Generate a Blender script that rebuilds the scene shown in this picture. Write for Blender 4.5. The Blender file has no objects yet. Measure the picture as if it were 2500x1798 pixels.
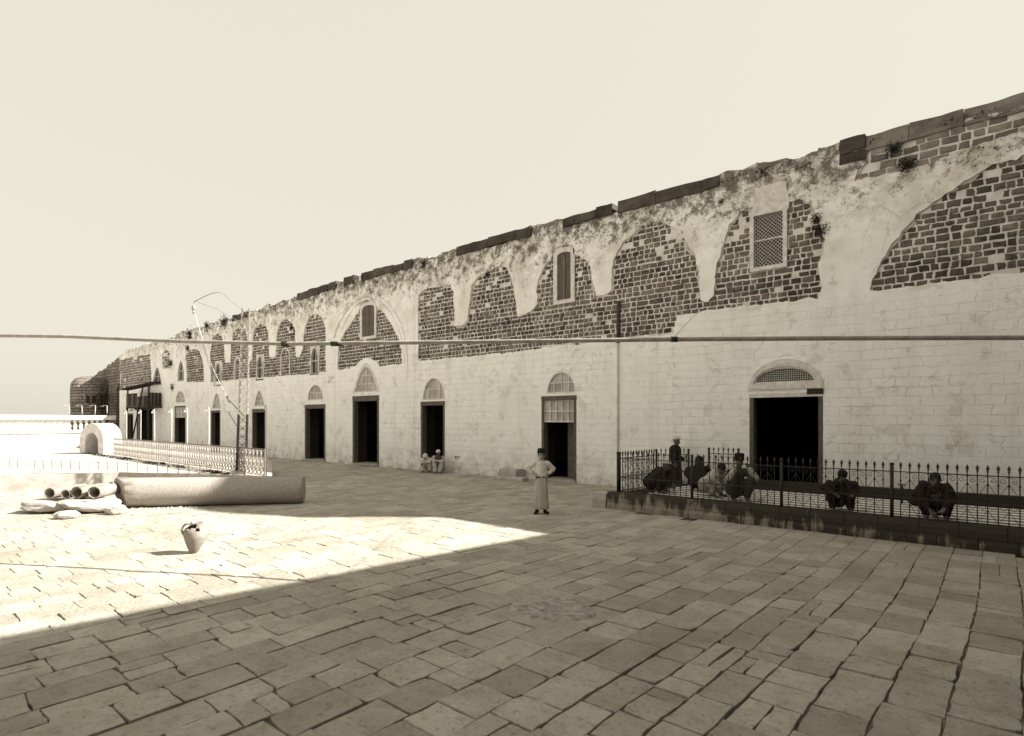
import bpy, bmesh, math, random
from mathutils import Vector, Matrix, noise
from mathutils.geometry import delaunay_2d_cdt

random.seed(11)
R = random.uniform
sc = bpy.context.scene
COL = sc.collection
rad = math.radians

# ------------------------------------------------------------------ camera
EYE = 2.0                       # camera height
FPX, U0, V0 = 1429.0, 1248.0, 1027.0   # focal length / principal point of the plate (2500 px wide)
TH = rad(40.78)                 # the view turns this much left of the facade's normal
FW = Vector((-math.sin(TH), math.cos(TH)))
RT = Vector((math.cos(TH), math.sin(TH)))
cd = bpy.data.cameras.new('camera')
cd.sensor_width = 36.0
cd.lens = 36.0 * FPX / 2500.0
cd.shift_x = (1250 - U0) / 2500.0
cd.shift_y = (V0 - 899) / 2500.0
cd.clip_end = 3000
cam = bpy.data.objects.new('camera', cd)
cam.location = (0, 0, EYE)
cam.rotation_euler = (rad(90), 0, TH)
COL.objects.link(cam)
sc.camera = cam

# ------------------------------------------------------------------ sky, sun, exposure
SUN_AZ, SUN_EL = rad(38.5), rad(36.0)      # azimuth from +x towards +y
sdir = Vector((math.cos(SUN_AZ) * math.cos(SUN_EL), math.sin(SUN_AZ) * math.cos(SUN_EL), math.sin(SUN_EL)))
w = bpy.data.worlds.new('World')
sc.world = w
w.use_nodes = True
nt = w.node_tree
bg = nt.nodes['Background']
sky = nt.nodes.new('ShaderNodeTexSky')
sky.sky_type = 'NISHITA'
sky.sun_disc = False
sky.sun_elevation = SUN_EL
sky.sun_rotation = rad(90) - SUN_AZ
sky.dust_density = 4.0
sky.air_density = 1.4
bw = nt.nodes.new('ShaderNodeRGBToBW')
pw = nt.nodes.new('ShaderNodeMath'); pw.operation = 'POWER'; pw.inputs[1].default_value = 0.07
ml = nt.nodes.new('ShaderNodeMath'); ml.operation = 'MULTIPLY'; ml.inputs[1].default_value = 2.55
tint = nt.nodes.new('ShaderNodeMixRGB'); tint.blend_type = 'MULTIPLY'; tint.inputs[0].default_value = 1
tint.inputs[2].default_value = (1.0, 0.942, 0.80, 1)
nt.links.new(sky.outputs[0], bw.inputs[0]); nt.links.new(bw.outputs[0], pw.inputs[0])
nt.links.new(pw.outputs[0], ml.inputs[0]); nt.links.new(ml.outputs[0], tint.inputs[1])
nt.links.new(tint.outputs[0], bg.inputs['Color'])
bg.inputs['Strength'].default_value = 0.10
ld = bpy.data.lights.new('sun', 'SUN')
ld.energy = 5.0
ld.angle = rad(0.53)
ld.color = (1.0, 0.965, 0.88)
sun = bpy.data.objects.new('sun', ld)
sun.rotation_euler = sdir.to_track_quat('Z', 'Y').to_euler()
sun.location = (20, 20, 40)
COL.objects.link(sun)
vs = sc.view_settings
vs.view_transform = 'Standard'
vs.look = 'None'
vs.gamma = 1.0
vs.use_curve_mapping = False
vs.exposure = 1.63
sc.cycles.use_denoising = True
sc.cycles.max_bounces = 8
sc.cycles.diffuse_bounces = 5

# ------------------------------------------------------------------ survey helpers
D = 15.6                        # the facade stands at y = D
ZO = {1: (150, 780, 3.884), 2: (400, 620, 2.912), 3: (900, 500, 2.330), 4: (1400, 250, 2.3625),
      5: (1460, 800, 2.52), 6: (150, 1100, 2.668), 8: (160, 860, 6.04), 0: (0, 0, 1.0)}

def ray(u, v):
    t = (u - U0) / FPX
    return FW + RT * t, (V0 - v) / FPX

def W(k, x, y, Y=D):            # a point of the facade plane, (x, z)
    o = ZO[k]
    h, s = ray(o[0] + x / o[2], o[1] + y / o[2])
    d = Y / h.y
    return (d * h.x, EYE + d * s)

def WP(k, pts):
    return [W(k, a, b) for a, b in pts]

def P(u, v, d):                 # point at depth d
    h, s = ray(u, v)
    return Vector((h.x * d, h.y * d, EYE + s * d))

# ------------------------------------------------------------------ materials
def tone(v):
    k = v ** 0.5
    return (v, v * (0.80 + 0.185 * k), v * (0.62 + 0.33 * k), 1)

class NT:
    def __init__(s, name, rough=0.9, spec=0.2):
        s.m = bpy.data.materials.new(name)
        s.m.use_nodes = True
        s.t = s.m.node_tree
        s.b = s.t.nodes['Principled BSDF']
        s.b.inputs['Roughness'].default_value = rough
        s.b.inputs['Specular IOR Level'].default_value = spec
        s.geo = s.t.nodes.new('ShaderNodeNewGeometry')
    def n(s, ty, **kw):
        q = s.t.nodes.new(ty)
        for k, v in kw.items():
            setattr(q, k, v)
        return q
    def l(s, a, b):
        s.t.links.new(a, b)
    def noise(s, scale, detail=6, rough=0.6, vec=None, dist=0.0):
        q = s.n('ShaderNodeTexNoise')
        q.inputs['Scale'].default_value = scale
        q.inputs['Detail'].default_value = detail
        q.inputs['Roughness'].default_value = rough
        q.inputs['Distortion'].default_value = dist
        s.l(vec or s.geo.outputs['Position'], q.inputs['Vector'])
        return q.outputs[0]
    def ramp(s, f, a, b, ca=0.0, cb=1.0):
        q = s.n('ShaderNodeMapRange')
        q.inputs[1].default_value = a; q.inputs[2].default_value = b
        q.inputs[3].default_value = ca; q.inputs[4].default_value = cb
        s.l(f, q.inputs[0])
        return q.outputs[0]
    def math(s, op, a, b):
        q = s.n('ShaderNodeMath', operation=op)
        for i, v in enumerate((a, b)):
            if isinstance(v, (int, float)):
                q.inputs[i].default_value = v
            else:
                s.l(v, q.inputs[i])
        return q.outputs[0]
    def mix(s, f, a, b, mode='MIX'):
        q = s.n('ShaderNodeMixRGB', blend_type=mode)
        for i, v in enumerate((f, a, b)):
            if isinstance(v, (int, float)):
                q.inputs[i].default_value = v
            elif isinstance(v, tuple):
                q.inputs[i].default_value = v
            else:
                s.l(v, q.inputs[i])
        return q.outputs[0]
    def rnd(s):
        oi = s.n('ShaderNodeObjectInfo')
        return s.math('FRACT', s.math('ADD', oi.outputs['Random'], s.geo.outputs['Random Per Island']), 0)
    def bump(s, h, strength=0.5, dist=0.02):
        q = s.n('ShaderNodeBump')
        q.inputs['Strength'].default_value = strength
        q.inputs['Distance'].default_value = dist
        s.l(h, q.inputs['Height'])
        s.l(q.outputs[0], s.b.inputs['Normal'])
    def color(s, c):
        if isinstance(c, tuple):
            s.b.inputs['Base Color'].default_value = c
        else:
            s.l(c, s.b.inputs['Base Color'])

def simple(name, v1, v2=None, scale=6, rough=0.9, bump=0.3, bscale=40, var=0.0, spec=0.2):
    k = NT(name, rough, spec)
    v2 = v1 * 0.7 if v2 is None else v2
    c = k.mix(k.ramp(k.noise(scale, 8), 0.35, 0.65), tone(v1), tone(v2))
    if var:
        c = k.mix(1.0, c, k.mix(k.rnd(), tone(1 - var)[:1] * 3 + (1,), (1 + var, 1 + var, 1 + var, 1)), 'MULTIPLY')
    k.color(c)
    if bump:
        k.bump(k.noise(bscale, 6), bump, 0.01)
    return k.m

M = {}

def make_plaster():
    k = NT('whitewashed_plaster', 0.92, 0.15)
    sep = k.n('ShaderNodeSeparateXYZ'); k.l(k.geo.outputs['Position'], sep.inputs[0])
    z = sep.outputs['Z']
    # coursed stone under the whitewash
    wob = k.noise(1.3, 3)
    cx = k.n('ShaderNodeCombineXYZ')
    k.l(k.math('ADD', sep.outputs['X'], k.math('MULTIPLY', wob, 0.35)), cx.inputs[0])
    k.l(k.math('ADD', z, k.math('MULTIPLY', k.noise(2.1, 3), 0.10)), cx.inputs[1])
    br = k.n('ShaderNodeTexBrick')
    br.inputs['Scale'].default_value = 1.0
    br.inputs['Brick Width'].default_value = 0.46
    br.inputs['Row Height'].default_value = 0.215
    br.inputs['Mortar Size'].default_value = 0.011
    br.inputs['Mortar Smooth'].default_value = 0.55
    br.inputs['Color1'].default_value = (1, 1, 1, 1)
    br.inputs['Color2'].default_value = (0.93, 0.93, 0.93, 1)
    br.inputs['Mortar'].default_value = (0, 0, 0, 1)
    k.l(cx.outputs[0], br.inputs['Vector'])
    low = k.ramp(z, 5.2, 4.6)
    patch = k.ramp(k.noise(0.55, 5, 0.6), 0.43, 0.62)
    frag = k.ramp(k.noise(5.0, 6, 0.7), 0.42, 0.62)
    jm = k.math('MULTIPLY', k.math('MULTIPLY', k.math('SUBTRACT', 1.0, br.outputs['Fac'] if False else k.ramp(br.outputs['Color'], 0.0, 0.9)), low), patch)
    jm = k.math('MULTIPLY', jm, frag)
    # weathering
    blot = k.ramp(k.noise(0.9, 12, 0.70, dist=0.25), 0.44, 0.66)
    fine = k.ramp(k.noise(14, 8, 0.7), 0.35, 0.7)
    high = k.ramp(z, 6.4, 8.5)
    # run-off streaks: noise stretched along z
    mp = k.n('ShaderNodeMapping'); mp.inputs['Scale'].default_value = (2.6, 2.6, 0.22)
    k.l(k.geo.outputs['Position'], mp.inputs[0])
    streak = k.ramp(k.noise(1.0, 8, 0.65, vec=mp.outputs[0]), 0.5, 0.72)
    lich = k.ramp(k.math('ADD', k.noise(3.4, 14, 0.80, dist=0.2), k.math('MULTIPLY', high, 0.19)), 0.59, 0.69)
    lich = k.math('MULTIPLY', lich, k.ramp(z, 5.6, 7.2, 0.12, 1.0))
    c = k.mix(k.math('MULTIPLY', blot, k.ramp(z, 4.6, 5.4, 0.34, 0.55)), (0.95, 0.94, 0.91, 1), (0.70, 0.67, 0.61, 1))
    c = k.mix(k.math('MULTIPLY', streak, 0.22), c, (0.52, 0.48, 0.41, 1))
    c = k.mix(k.math('MULTIPLY', fine, 0.10), c, (0.40, 0.36, 0.30, 1))
    # grey-brown weathered skin of the upper plaster
    worn = k.math('MULTIPLY', k.ramp(z, 5.3, 7.6), k.ramp(k.noise(1.5, 12, 0.72, dist=0.25), 0.42, 0.64))
    c = k.mix(k.math('MULTIPLY', worn, 0.72), c, (0.42, 0.37, 0.29, 1))
    c = k.mix(k.math('MULTIPLY', jm, 0.50), c, (0.24, 0.20, 0.15, 1))
    c = k.mix(k.math('MULTIPLY', lich, 0.86), c, (0.085, 0.07, 0.05, 1))
    # flakes where the top coat has come off
    fl = k.math('MULTIPLY', k.ramp(k.noise(1.9, 14, 0.72, dist=0.3), 0.575, 0.595), 0.34)
    c = k.mix(fl, c, (0.50, 0.455, 0.38, 1))
    crk = k.n('ShaderNodeTexVoronoi', feature='DISTANCE_TO_EDGE')
    crk.inputs['Scale'].default_value = 0.55
    wv = k.n('ShaderNodeVectorMath', operation='ADD')
    nz = k.n('ShaderNodeTexNoise'); nz.inputs['Scale'].default_value = 1.6; nz.inputs['Detail'].default_value = 8
    k.l(k.geo.outputs['Position'], nz.inputs['Vector'])
    k.l(k.geo.outputs['Position'], wv.inputs[0]); k.l(nz.outputs['Color'], wv.inputs[1])
    k.l(wv.outputs[0], crk.inputs['Vector'])
    cm = k.math('MULTIPLY', k.ramp(crk.outputs['Distance'], 0.012, 0.003), k.ramp(k.noise(0.8, 4), 0.50, 0.60))
    c = k.mix(k.math('MULTIPLY', cm, 0.26), c, (0.16, 0.13, 0.09, 1))
    # splash zone of damp dirt along the foot of the wall
    foot = k.math('MULTIPLY', k.ramp(z, 1.1, 0.0), k.ramp(k.noise(2.2, 8, 0.7), 0.4, 0.65))
    c = k.mix(k.math('MULTIPLY', foot, 0.8), c, (0.34, 0.29, 0.22, 1))
    k.color(c)
    hgt = k.math('ADD', k.math('MULTIPLY', k.math('MULTIPLY', br.outputs['Color'], low), 0.55), k.math('ADD', k.noise(3.2, 8, 0.6), k.math('MULTIPLY', k.noise(22, 6), 0.35)))
    k.bump(hgt, 0.55, 0.035)
    return k.m

def make_paving():
    k = NT('paving_limestone', 0.85, 0.25)
    r = k.rnd()
    n1 = k.ramp(k.noise(2.2, 10, 0.65), 0.3, 0.7)
    pits = k.ramp(k.noise(24, 10, 0.85), 0.55, 0.63)
    n3 = k.ramp(k.noise(6, 14, 0.85, dist=0.3), 0.50, 0.64)
    c = k.mix(n1, (0.50, 0.472, 0.415, 1), (0.37, 0.34, 0.288, 1))
    c = k.mix(k.math('MULTIPLY', k.ramp(k.noise(0.45, 8, 0.65), 0.44, 0.66), 0.5), c, (0.26, 0.228, 0.18, 1))
    c = k.mix(1.0, c, k.mix(r, (0.80, 0.785, 0.77, 1), (1.12, 1.12, 1.11, 1)), 'MULTIPLY')
    c = k.mix(k.math('MULTIPLY', n3, 0.50), c, (0.17, 0.135, 0.09, 1))
    c = k.mix(k.math('MULTIPLY', pits, 0.78), c, (0.09, 0.07, 0.045, 1))
    k.color(c)
    k.bump(k.math('ADD', k.noise(26, 8, 0.7), k.math('MULTIPLY', k.noise(4, 5), 1.4)), 0.9, 0.025)
    return k.m

def make_kerb():
    k = NT('kerb_limestone_wet_shade', 0.75, 0.3)
    sep = k.n('ShaderNodeSeparateXYZ'); k.l(k.geo.outputs['Position'], sep.inputs[0])
    mp = k.n('ShaderNodeMapping'); mp.inputs['Scale'].default_value = (5.5, 5.5, 1.1)
    k.l(k.geo.outputs['Position'], mp.inputs[0])
    drip = k.noise(1.0, 10, 0.7, vec=mp.outputs[0])
    wet = k.ramp(k.math('ADD', drip, k.math('ADD', k.ramp(sep.outputs['X'], -6.5, -1.0, -0.03, 0.15), k.ramp(sep.outputs['Z'], 0.10, 0.34, -0.04, 0.12))), 0.46, 0.58)  # wet streaks, plus shade painted in towards the right end
    c = k.mix(k.ramp(k.noise(5, 8), 0.3, 0.7), (0.33, 0.29, 0.23, 1), (0.20, 0.17, 0.13, 1))
    c = k.mix(k.math('MULTIPLY', wet, 0.93), c, (0.022, 0.018, 0.013, 1))
    k.color(c)
    k.bump(k.noise(24, 8, 0.7), 0.6, 0.015)
    return k.m

M['plaster'] = make_plaster()
M['paving'] = make_paving()
M['kerb'] = make_kerb()
M['bed'] = simple('joint_soil', 0.20, 0.02, 1.6)
M['wet'] = simple('wet_stone_floor', 0.03, 0.018, 6)
M['ground'] = simple('trodden_earth', 0.50, 0.42, 0.7, bscale=12)
M['mortar'] = simple('lime_mortar', 0.78, 0.56, 4, bump=0.6, bscale=18)
M['basalt'] = simple('basalt_block', 0.135, 0.08, 4, bump=0.7, bscale=22, var=0.38)
def make_basalt():
    k = NT('basalt_block', 0.9, 0.2)
    c = k.mix(k.ramp(k.noise(4, 8), 0.35, 0.65), tone(0.115), tone(0.06))
    c = k.mix(1.0, c, k.mix(k.rnd(), (0.60, 0.60, 0.60, 1), (2.1, 2.05, 2.0, 1)), 'MULTIPLY')
    sm = k.math('MULTIPLY', k.ramp(k.noise(1.1, 6, 0.6), 0.46, 0.66), k.ramp(k.noise(13, 10, 0.8), 0.42, 0.62))
    c = k.mix(k.math('MULTIPLY', sm, 0.42), c, (0.60, 0.55, 0.46, 1))
    k.color(c)
    k.bump(k.noise(18, 8, 0.7), 0.9, 0.02)
    return k.m
M['basalt'] = make_basalt()
def make_under():
    k = NT('crumbling_undercoat', 0.95, 0.1)
    c = k.mix(k.ramp(k.noise(6, 12, 0.8), 0.40, 0.62), (0.76, 0.71, 0.62, 1), (0.42, 0.37, 0.29, 1))
    k.color(c)
    k.bump(k.noise(12, 10, 0.8), 1.0, 0.05)
    return k.m
M['under'] = make_under()
M['rubble'] = simple('rough_grey_stone', 0.27, 0.15, 3, bump=0.8, bscale=14, var=0.35)
M['coping_dark'] = simple('coping_basalt', 0.095, 0.05, 3, bump=0.6, bscale=12, var=0.25)
M['coping_pale'] = simple('coping_plastered', 0.44, 0.20, 2.4, bump=0.8, bscale=9, var=0.25)
M['rubble_pale'] = simple('weathered_pale_stone', 0.44, 0.28, 2.2, bump=1.0, bscale=7, var=0.1)
M['east'] = simple('dark_basalt_ashlar', 0.13, 0.07, 2, bump=0.8, bscale=6)
M['mast'] = simple('galvanised_steel', 0.34, 0.22, 12, rough=0.6)
def make_ruin():
    k = NT('ruined_masonry', 0.95, 0.1)
    sep = k.n('ShaderNodeSeparateXYZ'); k.l(k.geo.outputs['Position'], sep.inputs[0])
    cx = k.n('ShaderNodeCombineXYZ')
    k.l(k.math('ADD', k.math('ADD', sep.outputs['X'], k.math('MULTIPLY', sep.outputs['Y'], -1.6)), k.math('MULTIPLY', k.noise(2, 3), 0.3)), cx.inputs[0])
    k.l(k.math('ADD', sep.outputs['Z'], k.math('MULTIPLY', k.noise(1.6, 3), 0.18)), cx.inputs[1])
    br = k.n('ShaderNodeTexBrick')
    br.inputs['Scale'].default_value = 1.0
    br.inputs['Brick Width'].default_value = 0.5
    br.inputs['Row Height'].default_value = 0.26
    br.inputs['Mortar Size'].default_value = 0.03
    br.inputs['Color1'].default_value = tone(0.34)
    br.inputs['Color2'].default_value = tone(0.20)
    br.inputs['Mortar'].default_value = tone(0.09)
    k.l(cx.outputs[0], br.inputs['Vector'])
    c = k.mix(k.math('MULTIPLY', k.ramp(k.noise(1.2, 10, 0.7), 0.45, 0.65), 0.6), br.outputs['Color'], tone(0.11))
    k.color(c)
    k.bump(k.math('ADD', br.outputs['Color'], k.noise(6, 8, 0.7)), 1.0, 0.08)
    return k.m
M['ruin'] = make_ruin()
M['interior'] = simple('shade_dark_interior', 0.05, 0.035, 2)  # near-black colour paints in the darkness of rooms and openings
M['wood'] = simple('weathered_door_wood', 0.15, 0.095, 7, bump=0.3)
M['wood_dark'] = simple('tarred_wood', 0.05, 0.03, 7)
M['wood_pale'] = simple('bleached_board', 0.80, 0.66, 6)
M['white_paint'] = simple('chalky_white_paint', 0.78, 0.56, 6, bump=0.15)
M['white_iron'] = simple('white_painted_iron', 0.62, 0.45, 9, rough=0.6, bump=0.1)
M['pane'] = simple('pale_pane', 0.44, 0.33, 3, rough=0.35, bump=0, spec=0.5, var=0.2)  # pale grey-cream base colour, varied from pane to pane
M['pane_dark'] = simple('dark_dusty_pane', 0.075, 0.04, 3, rough=0.3, bump=0, spec=0.5)
M['shutter'] = simple('grey_shutter', 0.20, 0.15, 6)
M['iron'] = simple('black_iron', 0.028, 0.018, 12, rough=0.6, spec=0.4)
M['rust'] = simple('rusty_iron', 0.19, 0.10, 18, rough=0.7)
M['pipe'] = simple('painted_steel_tube', 0.40, 0.26, 8, rough=0.55, spec=0.4)
M['column'] = simple('grey_granite', 0.40, 0.27, 28, bump=0.5, bscale=60)
M['clay'] = simple('fired_clay', 0.30, 0.20, 6, bump=0.3)
M['limestone'] = simple('pale_limestone', 0.48, 0.34, 4, bump=0.7, bscale=16)
M['leaf'] = simple('dry_leaf', 0.060, 0.035, 9, bump=0, var=0.35)
M['skin'] = simple('skin', 0.34, 0.28, 9, rough=0.6, bump=0.05)
M['skin_dark'] = simple('tanned_skin', 0.16, 0.12, 9, rough=0.6, bump=0.05)
M['cloth_white'] = simple('white_cotton', 0.66, 0.52, 8, bump=0.3, bscale=60)
M['cloth_pale'] = simple('unbleached_cotton', 0.50, 0.38, 6, bump=0.35, bscale=50)
M['cloth_dark'] = simple('dark_wool', 0.026, 0.016, 8, bump=0.3)
M['cloth_brown'] = simple('brown_wool', 0.085, 0.05, 8, bump=0.3)
M['felt'] = simple('dark_felt', 0.018, 0.012, 8, bump=0.1)

# ------------------------------------------------------------------ mesh helpers
def link_mesh(name, verts, faces, mat, parent=None, smooth=False):
    me = bpy.data.meshes.new(name)
    me.from_pydata([tuple(v) for v in verts], [], faces)
    me.materials.append(mat)
    if smooth:
        me.polygons.foreach_set('use_smooth', [True] * len(me.polygons))
    me.update()
    o = bpy.data.objects.new(name, me)
    COL.objects.link(o)
    o.parent = parent
    return o

def tag(o, label=None, cat=None, group=None, kind=None):
    if label: o['label'] = label
    if cat: o['category'] = cat
    if group: o['group'] = group
    if kind: o['kind'] = kind
    return o

def thing(name, label, cat, loc=(0, 0, 0), rz=0.0, group=None):
    o = bpy.data.objects.new(name, None)
    o.empty_display_size = 0.2
    COL.objects.link(o)
    o.location = loc
    o.rotation_euler = (0, 0, rz)
    return tag(o, label, cat, group)

def share(o, parent, loc=None, rot=None):
    c = o.copy()
    COL.objects.link(c)
    c.parent = parent
    if loc is not None: c.location = loc
    if rot is not None: c.rotation_euler = rot
    return c

class MB:
    def __init__(s):
        s.v = []; s.f = []
    def add(s, vs_, fs_):
        b = len(s.v)
        s.v += [Vector(q) for q in vs_]
        s.f += [tuple(b + i for i in q) for q in fs_]
    def box(s, c, size, rz=0.0, m=None):
        hx, hy, hz = size[0] / 2, size[1] / 2, size[2] / 2
        vs_ = [Vector((x, y, z)) for z in (-hz, hz) for x, y in ((-hx, -hy), (hx, -hy), (hx, hy), (-hx, hy))]
        rm = m or Matrix.Rotation(rz, 3, 'Z')
        s.add([rm @ q + Vector(c) for q in vs_], [(3, 2, 1, 0), (4, 5, 6, 7), (0, 1, 5, 4), (1, 2, 6, 5), (2, 3, 7, 6), (3, 0, 4, 7)])
        return s
    def bar(s, p, q, wd, th, up=Vector((0, 0, 1))):
        p, q = Vector(p), Vector(q)
        ax = (q - p)
        L = ax.length
        ax.normalize()
        sd = ax.cross(up)
        if sd.length < 1e-4:
            sd = ax.cross(Vector((0, 1, 0)))
        sd.normalize()
        u = sd.cross(ax)
        m = Matrix((sd, ax, u)).transposed()
        return s.box((p + q) / 2, (wd, L, th), m=m)
    def tube(s, pts, r, seg=8, caps=True):
        pts = [Vector(q) for q in pts]
        rr = r if isinstance(r, (list, tuple)) else [r] * len(pts)
        rings = []
        nrm = None
        for i, q in enumerate(pts):
            a = pts[min(i + 1, len(pts) - 1)] - pts[max(i - 1, 0)]
            a.normalize()
            if nrm is None:
                nrm = a.orthogonal().normalized()
            else:
                nrm = (nrm - a * nrm.dot(a))
                if nrm.length < 1e-5: nrm = a.orthogonal()
                nrm.normalize()
            b = a.cross(nrm)
            rings.append([q + (nrm * math.cos(2 * math.pi * j / seg) + b * math.sin(2 * math.pi * j / seg)) * rr[i] for j in range(seg)])
        vs_ = [p for ring in rings for p in ring]
        fs_ = []
        for i in range(len(pts) - 1):
            for j in range(seg):
                fs_.append((i * seg + j, i * seg + (j + 1) % seg, (i + 1) * seg + (j + 1) % seg, (i + 1) * seg + j))
        if caps:
            fs_.append(tuple(range(seg - 1, -1, -1)))
            fs_.append(tuple((len(pts) - 1) * seg + j for j in range(seg)))
        s.add(vs_, fs_)
        return s
    def capsule(s, p, q, r1, r2, seg=12, sy=1.0):
        p, q = Vector(p), Vector(q)
        a = q - p
        L = a.length
        if L < 1e-6: a = Vector((0, 0, 1)); L = 1e-6
        a.normalize()
        pts, rr = [], []
        for k in range(0, 5):
            an = math.pi / 2 * (1 - k / 4)
            pts.append(p - a * r1 * math.sin(an)); rr.append(max(r1 * math.cos(an), 0.0008))
        for k in range(0, 5):
            an = math.pi / 2 * k / 4
            pts.append(q + a * r2 * math.sin(an)); rr.append(max(r2 * math.cos(an), 0.0008))
        b = len(s.v)
        s.tube(pts, rr, seg)
        if sy != 1.0:
            cy = (p.y + q.y) / 2
            for i in range(b, len(s.v)):
                s.v[i].y = cy + (s.v[i].y - cy) * sy
        return s
    def ell(s, c, r, seg=14, m=None):
        c = Vector(c)
        vs_, fs_ = [], []
        nr = 8
        for i in range(nr + 1):
            ph = math.pi * i / nr
            for j in range(seg):
                th = 2 * math.pi * j / seg
                q = Vector((r[0] * max(math.sin(ph), 0.004) * math.cos(th), r[1] * max(math.sin(ph), 0.004) * math.sin(th), r[2] * math.cos(ph)))
                vs_.append((m @ q if m else q) + c)
        for i in range(nr):
            for j in range(seg):
                fs_.append((i * seg + j, (i + 1) * seg + j, (i + 1) * seg + (j + 1) % seg, i * seg + (j + 1) % seg))
        fs_.append(tuple(range(seg)))
        fs_.append(tuple(nr * seg + j for j in range(seg - 1, -1, -1)))
        s.add(vs_, fs_)
        return s
    def lathe(s, prof, c=(0, 0, 0), seg=20, sx=1.0, sy=1.0, fold=None):
        vs_, fs_ = [], []
        n = len(prof)
        for i, (r, z) in enumerate(prof):
            for j in range(seg):
                th = 2 * math.pi * j / seg
                k = 1.0 if fold is None else fold(th, z)
                vs_.append((c[0] + r * k * sx * math.cos(th), c[1] + r * k * sy * math.sin(th), c[2] + z))
        for i in range(n - 1):
            for j in range(seg):
                fs_.append((i * seg + j, i * seg + (j + 1) % seg, (i + 1) * seg + (j + 1) % seg, (i + 1) * seg + j))
        fs_.append(tuple(range(seg - 1, -1, -1)))
        fs_.append(tuple((n - 1) * seg + j for j in range(seg)))
        s.add(vs_, fs_)
        return s
    def prism(s, poly, y0, y1):          # poly in (x, z), solid between y0 (front) and y1
        n = len(poly)
        vs_ = [(x, y0, z) for x, z in poly] + [(x, y1, z) for x, z in poly]
        fs_ = [tuple(range(n)), tuple(range(2 * n - 1, n - 1, -1))]
        fs_ += [(i, n + i, n + (i + 1) % n, (i + 1) % n) for i in range(n)]
        s.add(vs_, fs_)
        return s
    def build(s, name, mat, parent=None, smooth=False):
        return link_mesh(name, s.v, s.f, mat, parent, smooth)

def blob(name, mb, mat, parent=None, voxel=0.02, it=3):
    """one continuous skin grown over the closed shapes of mb"""
    o = mb.build(name + '_tmp', mat)
    md = o.modifiers.new('r', 'REMESH'); md.mode = 'VOXEL'; md.voxel_size = voxel
    ms = o.modifiers.new('s', 'SMOOTH'); ms.factor = 0.5; ms.iterations = it
    dg = bpy.context.evaluated_depsgraph_get()
    me = bpy.data.meshes.new_from_object(o.evaluated_get(dg))
    me.name = name
    old = o.data
    bpy.data.objects.remove(o)
    bpy.data.meshes.remove(old)
    me.materials.clear(); me.materials.append(mat)
    me.polygons.foreach_set('use_smooth', [True] * len(me.polygons))
    q = bpy.data.objects.new(name, me)
    COL.objects.link(q)
    q.parent = parent
    return q

def inside(p, poly):
    x, y = p
    c = False
    n = len(poly)
    j = n - 1
    for i in range(n):
        xi, yi = poly[i]; xj, yj = poly[j]
        if (yi > y) != (yj > y) and x < (xj - xi) * (y - yi) / (yj - yi) + xi:
            c = not c
        j = i
    return c

def ragged(poly, step=0.14, amp=0.03, keep=()):
    out = []
    n = len(poly)
    for i in range(n):
        a, b = Vector(poly[i]), Vector(poly[(i + 1) % n])
        m = max(1, int((b - a).length / step))
        for k in range(m):
            q = a.lerp(b, k / m)
            if i not in keep:
                f = noise.noise_vector(Vector((q.x * 3.1, q.y * 3.1, 4.7))) * amp * 1.6 + noise.noise_vector(Vector((q.x * 9, q.y * 9, 1.7))) * amp
                q = q + Vector((f.x, f.y))
            out.append((q.x, q.y))
    return out

def slab_xz(name, outer, holes, y0, y1, mat, parent):
    """vertical sheet with openings, front face at y0 and back at y1"""
    vs2, ed = [], []
    for lp in [outer] + holes:
        b = len(vs2)
        vs2 += [Vector(q) for q in lp]
        ed += [(b + i, b + (i + 1) % len(lp)) for i in range(len(lp))]
    v, e, f = delaunay_2d_cdt(vs2, ed, [], 0, 1e-4)[:3]
    bb = [(min(q[0] for q in h), max(q[0] for q in h), min(q[1] for q in h), max(q[1] for q in h)) for h in holes]
    keep = []
    for t in f:
        c = sum((v[i] for i in t), Vector((0, 0))) / len(t)
        if not inside(c, outer): continue
        if any(b[0] <= c.x <= b[1] and b[2] <= c.y <= b[3] and inside(c, h) for b, h in zip(bb, holes)): continue
        keep.append(tuple(t))
    n = len(v)
    verts = [(q.x, y0, q.y) for q in v] + [(q.x, y1, q.y) for q in v]
    faces = []
    cnt = {}
    for t in keep:
        for i in range(len(t)):
            a, b = t[i], t[(i + 1) % len(t)]
            cnt[(a, b)] = 1
    for t in keep:
        faces.append(t)
        faces.append(tuple(n + i for i in reversed(t)))
    for (a, b) in cnt:
        if (b, a) not in cnt:
            faces.append((b, a, n + a, n + b))
    used = sorted({i for fc in faces for i in fc})
    mp_ = {o: i for i, o in enumerate(used)}
    return link_mesh(name, [verts[i] for i in used], [tuple(mp_[i] for i in fc) for fc in faces], mat, parent)

def clip_poly(subj, conv):
    def area(p): return sum(p[i][0] * p[(i + 1) % len(p)][1] - p[(i + 1) % len(p)][0] * p[i][1] for i in range(len(p)))
    if area(conv) < 0: conv = conv[::-1]
    out = subj
    for i in range(len(conv)):
        a, b = conv[i], conv[(i + 1) % len(conv)]
        src, out = out, []
        side = lambda p: (b[0] - a[0]) * (p[1] - a[1]) - (b[1] - a[1]) * (p[0] - a[0])
        for j in range(len(src)):
            p, q = src[j], src[(j + 1) % len(src)]
            sp, sq = side(p), side(q)
            if sp >= 0: out.append(p)
            if sp * sq < 0:
                t = sp / (sp - sq)
                out.append((p[0] + (q[0] - p[0]) * t, p[1] + (q[1] - p[1]) * t))
        if len(out) < 3: return []
    return out

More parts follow.
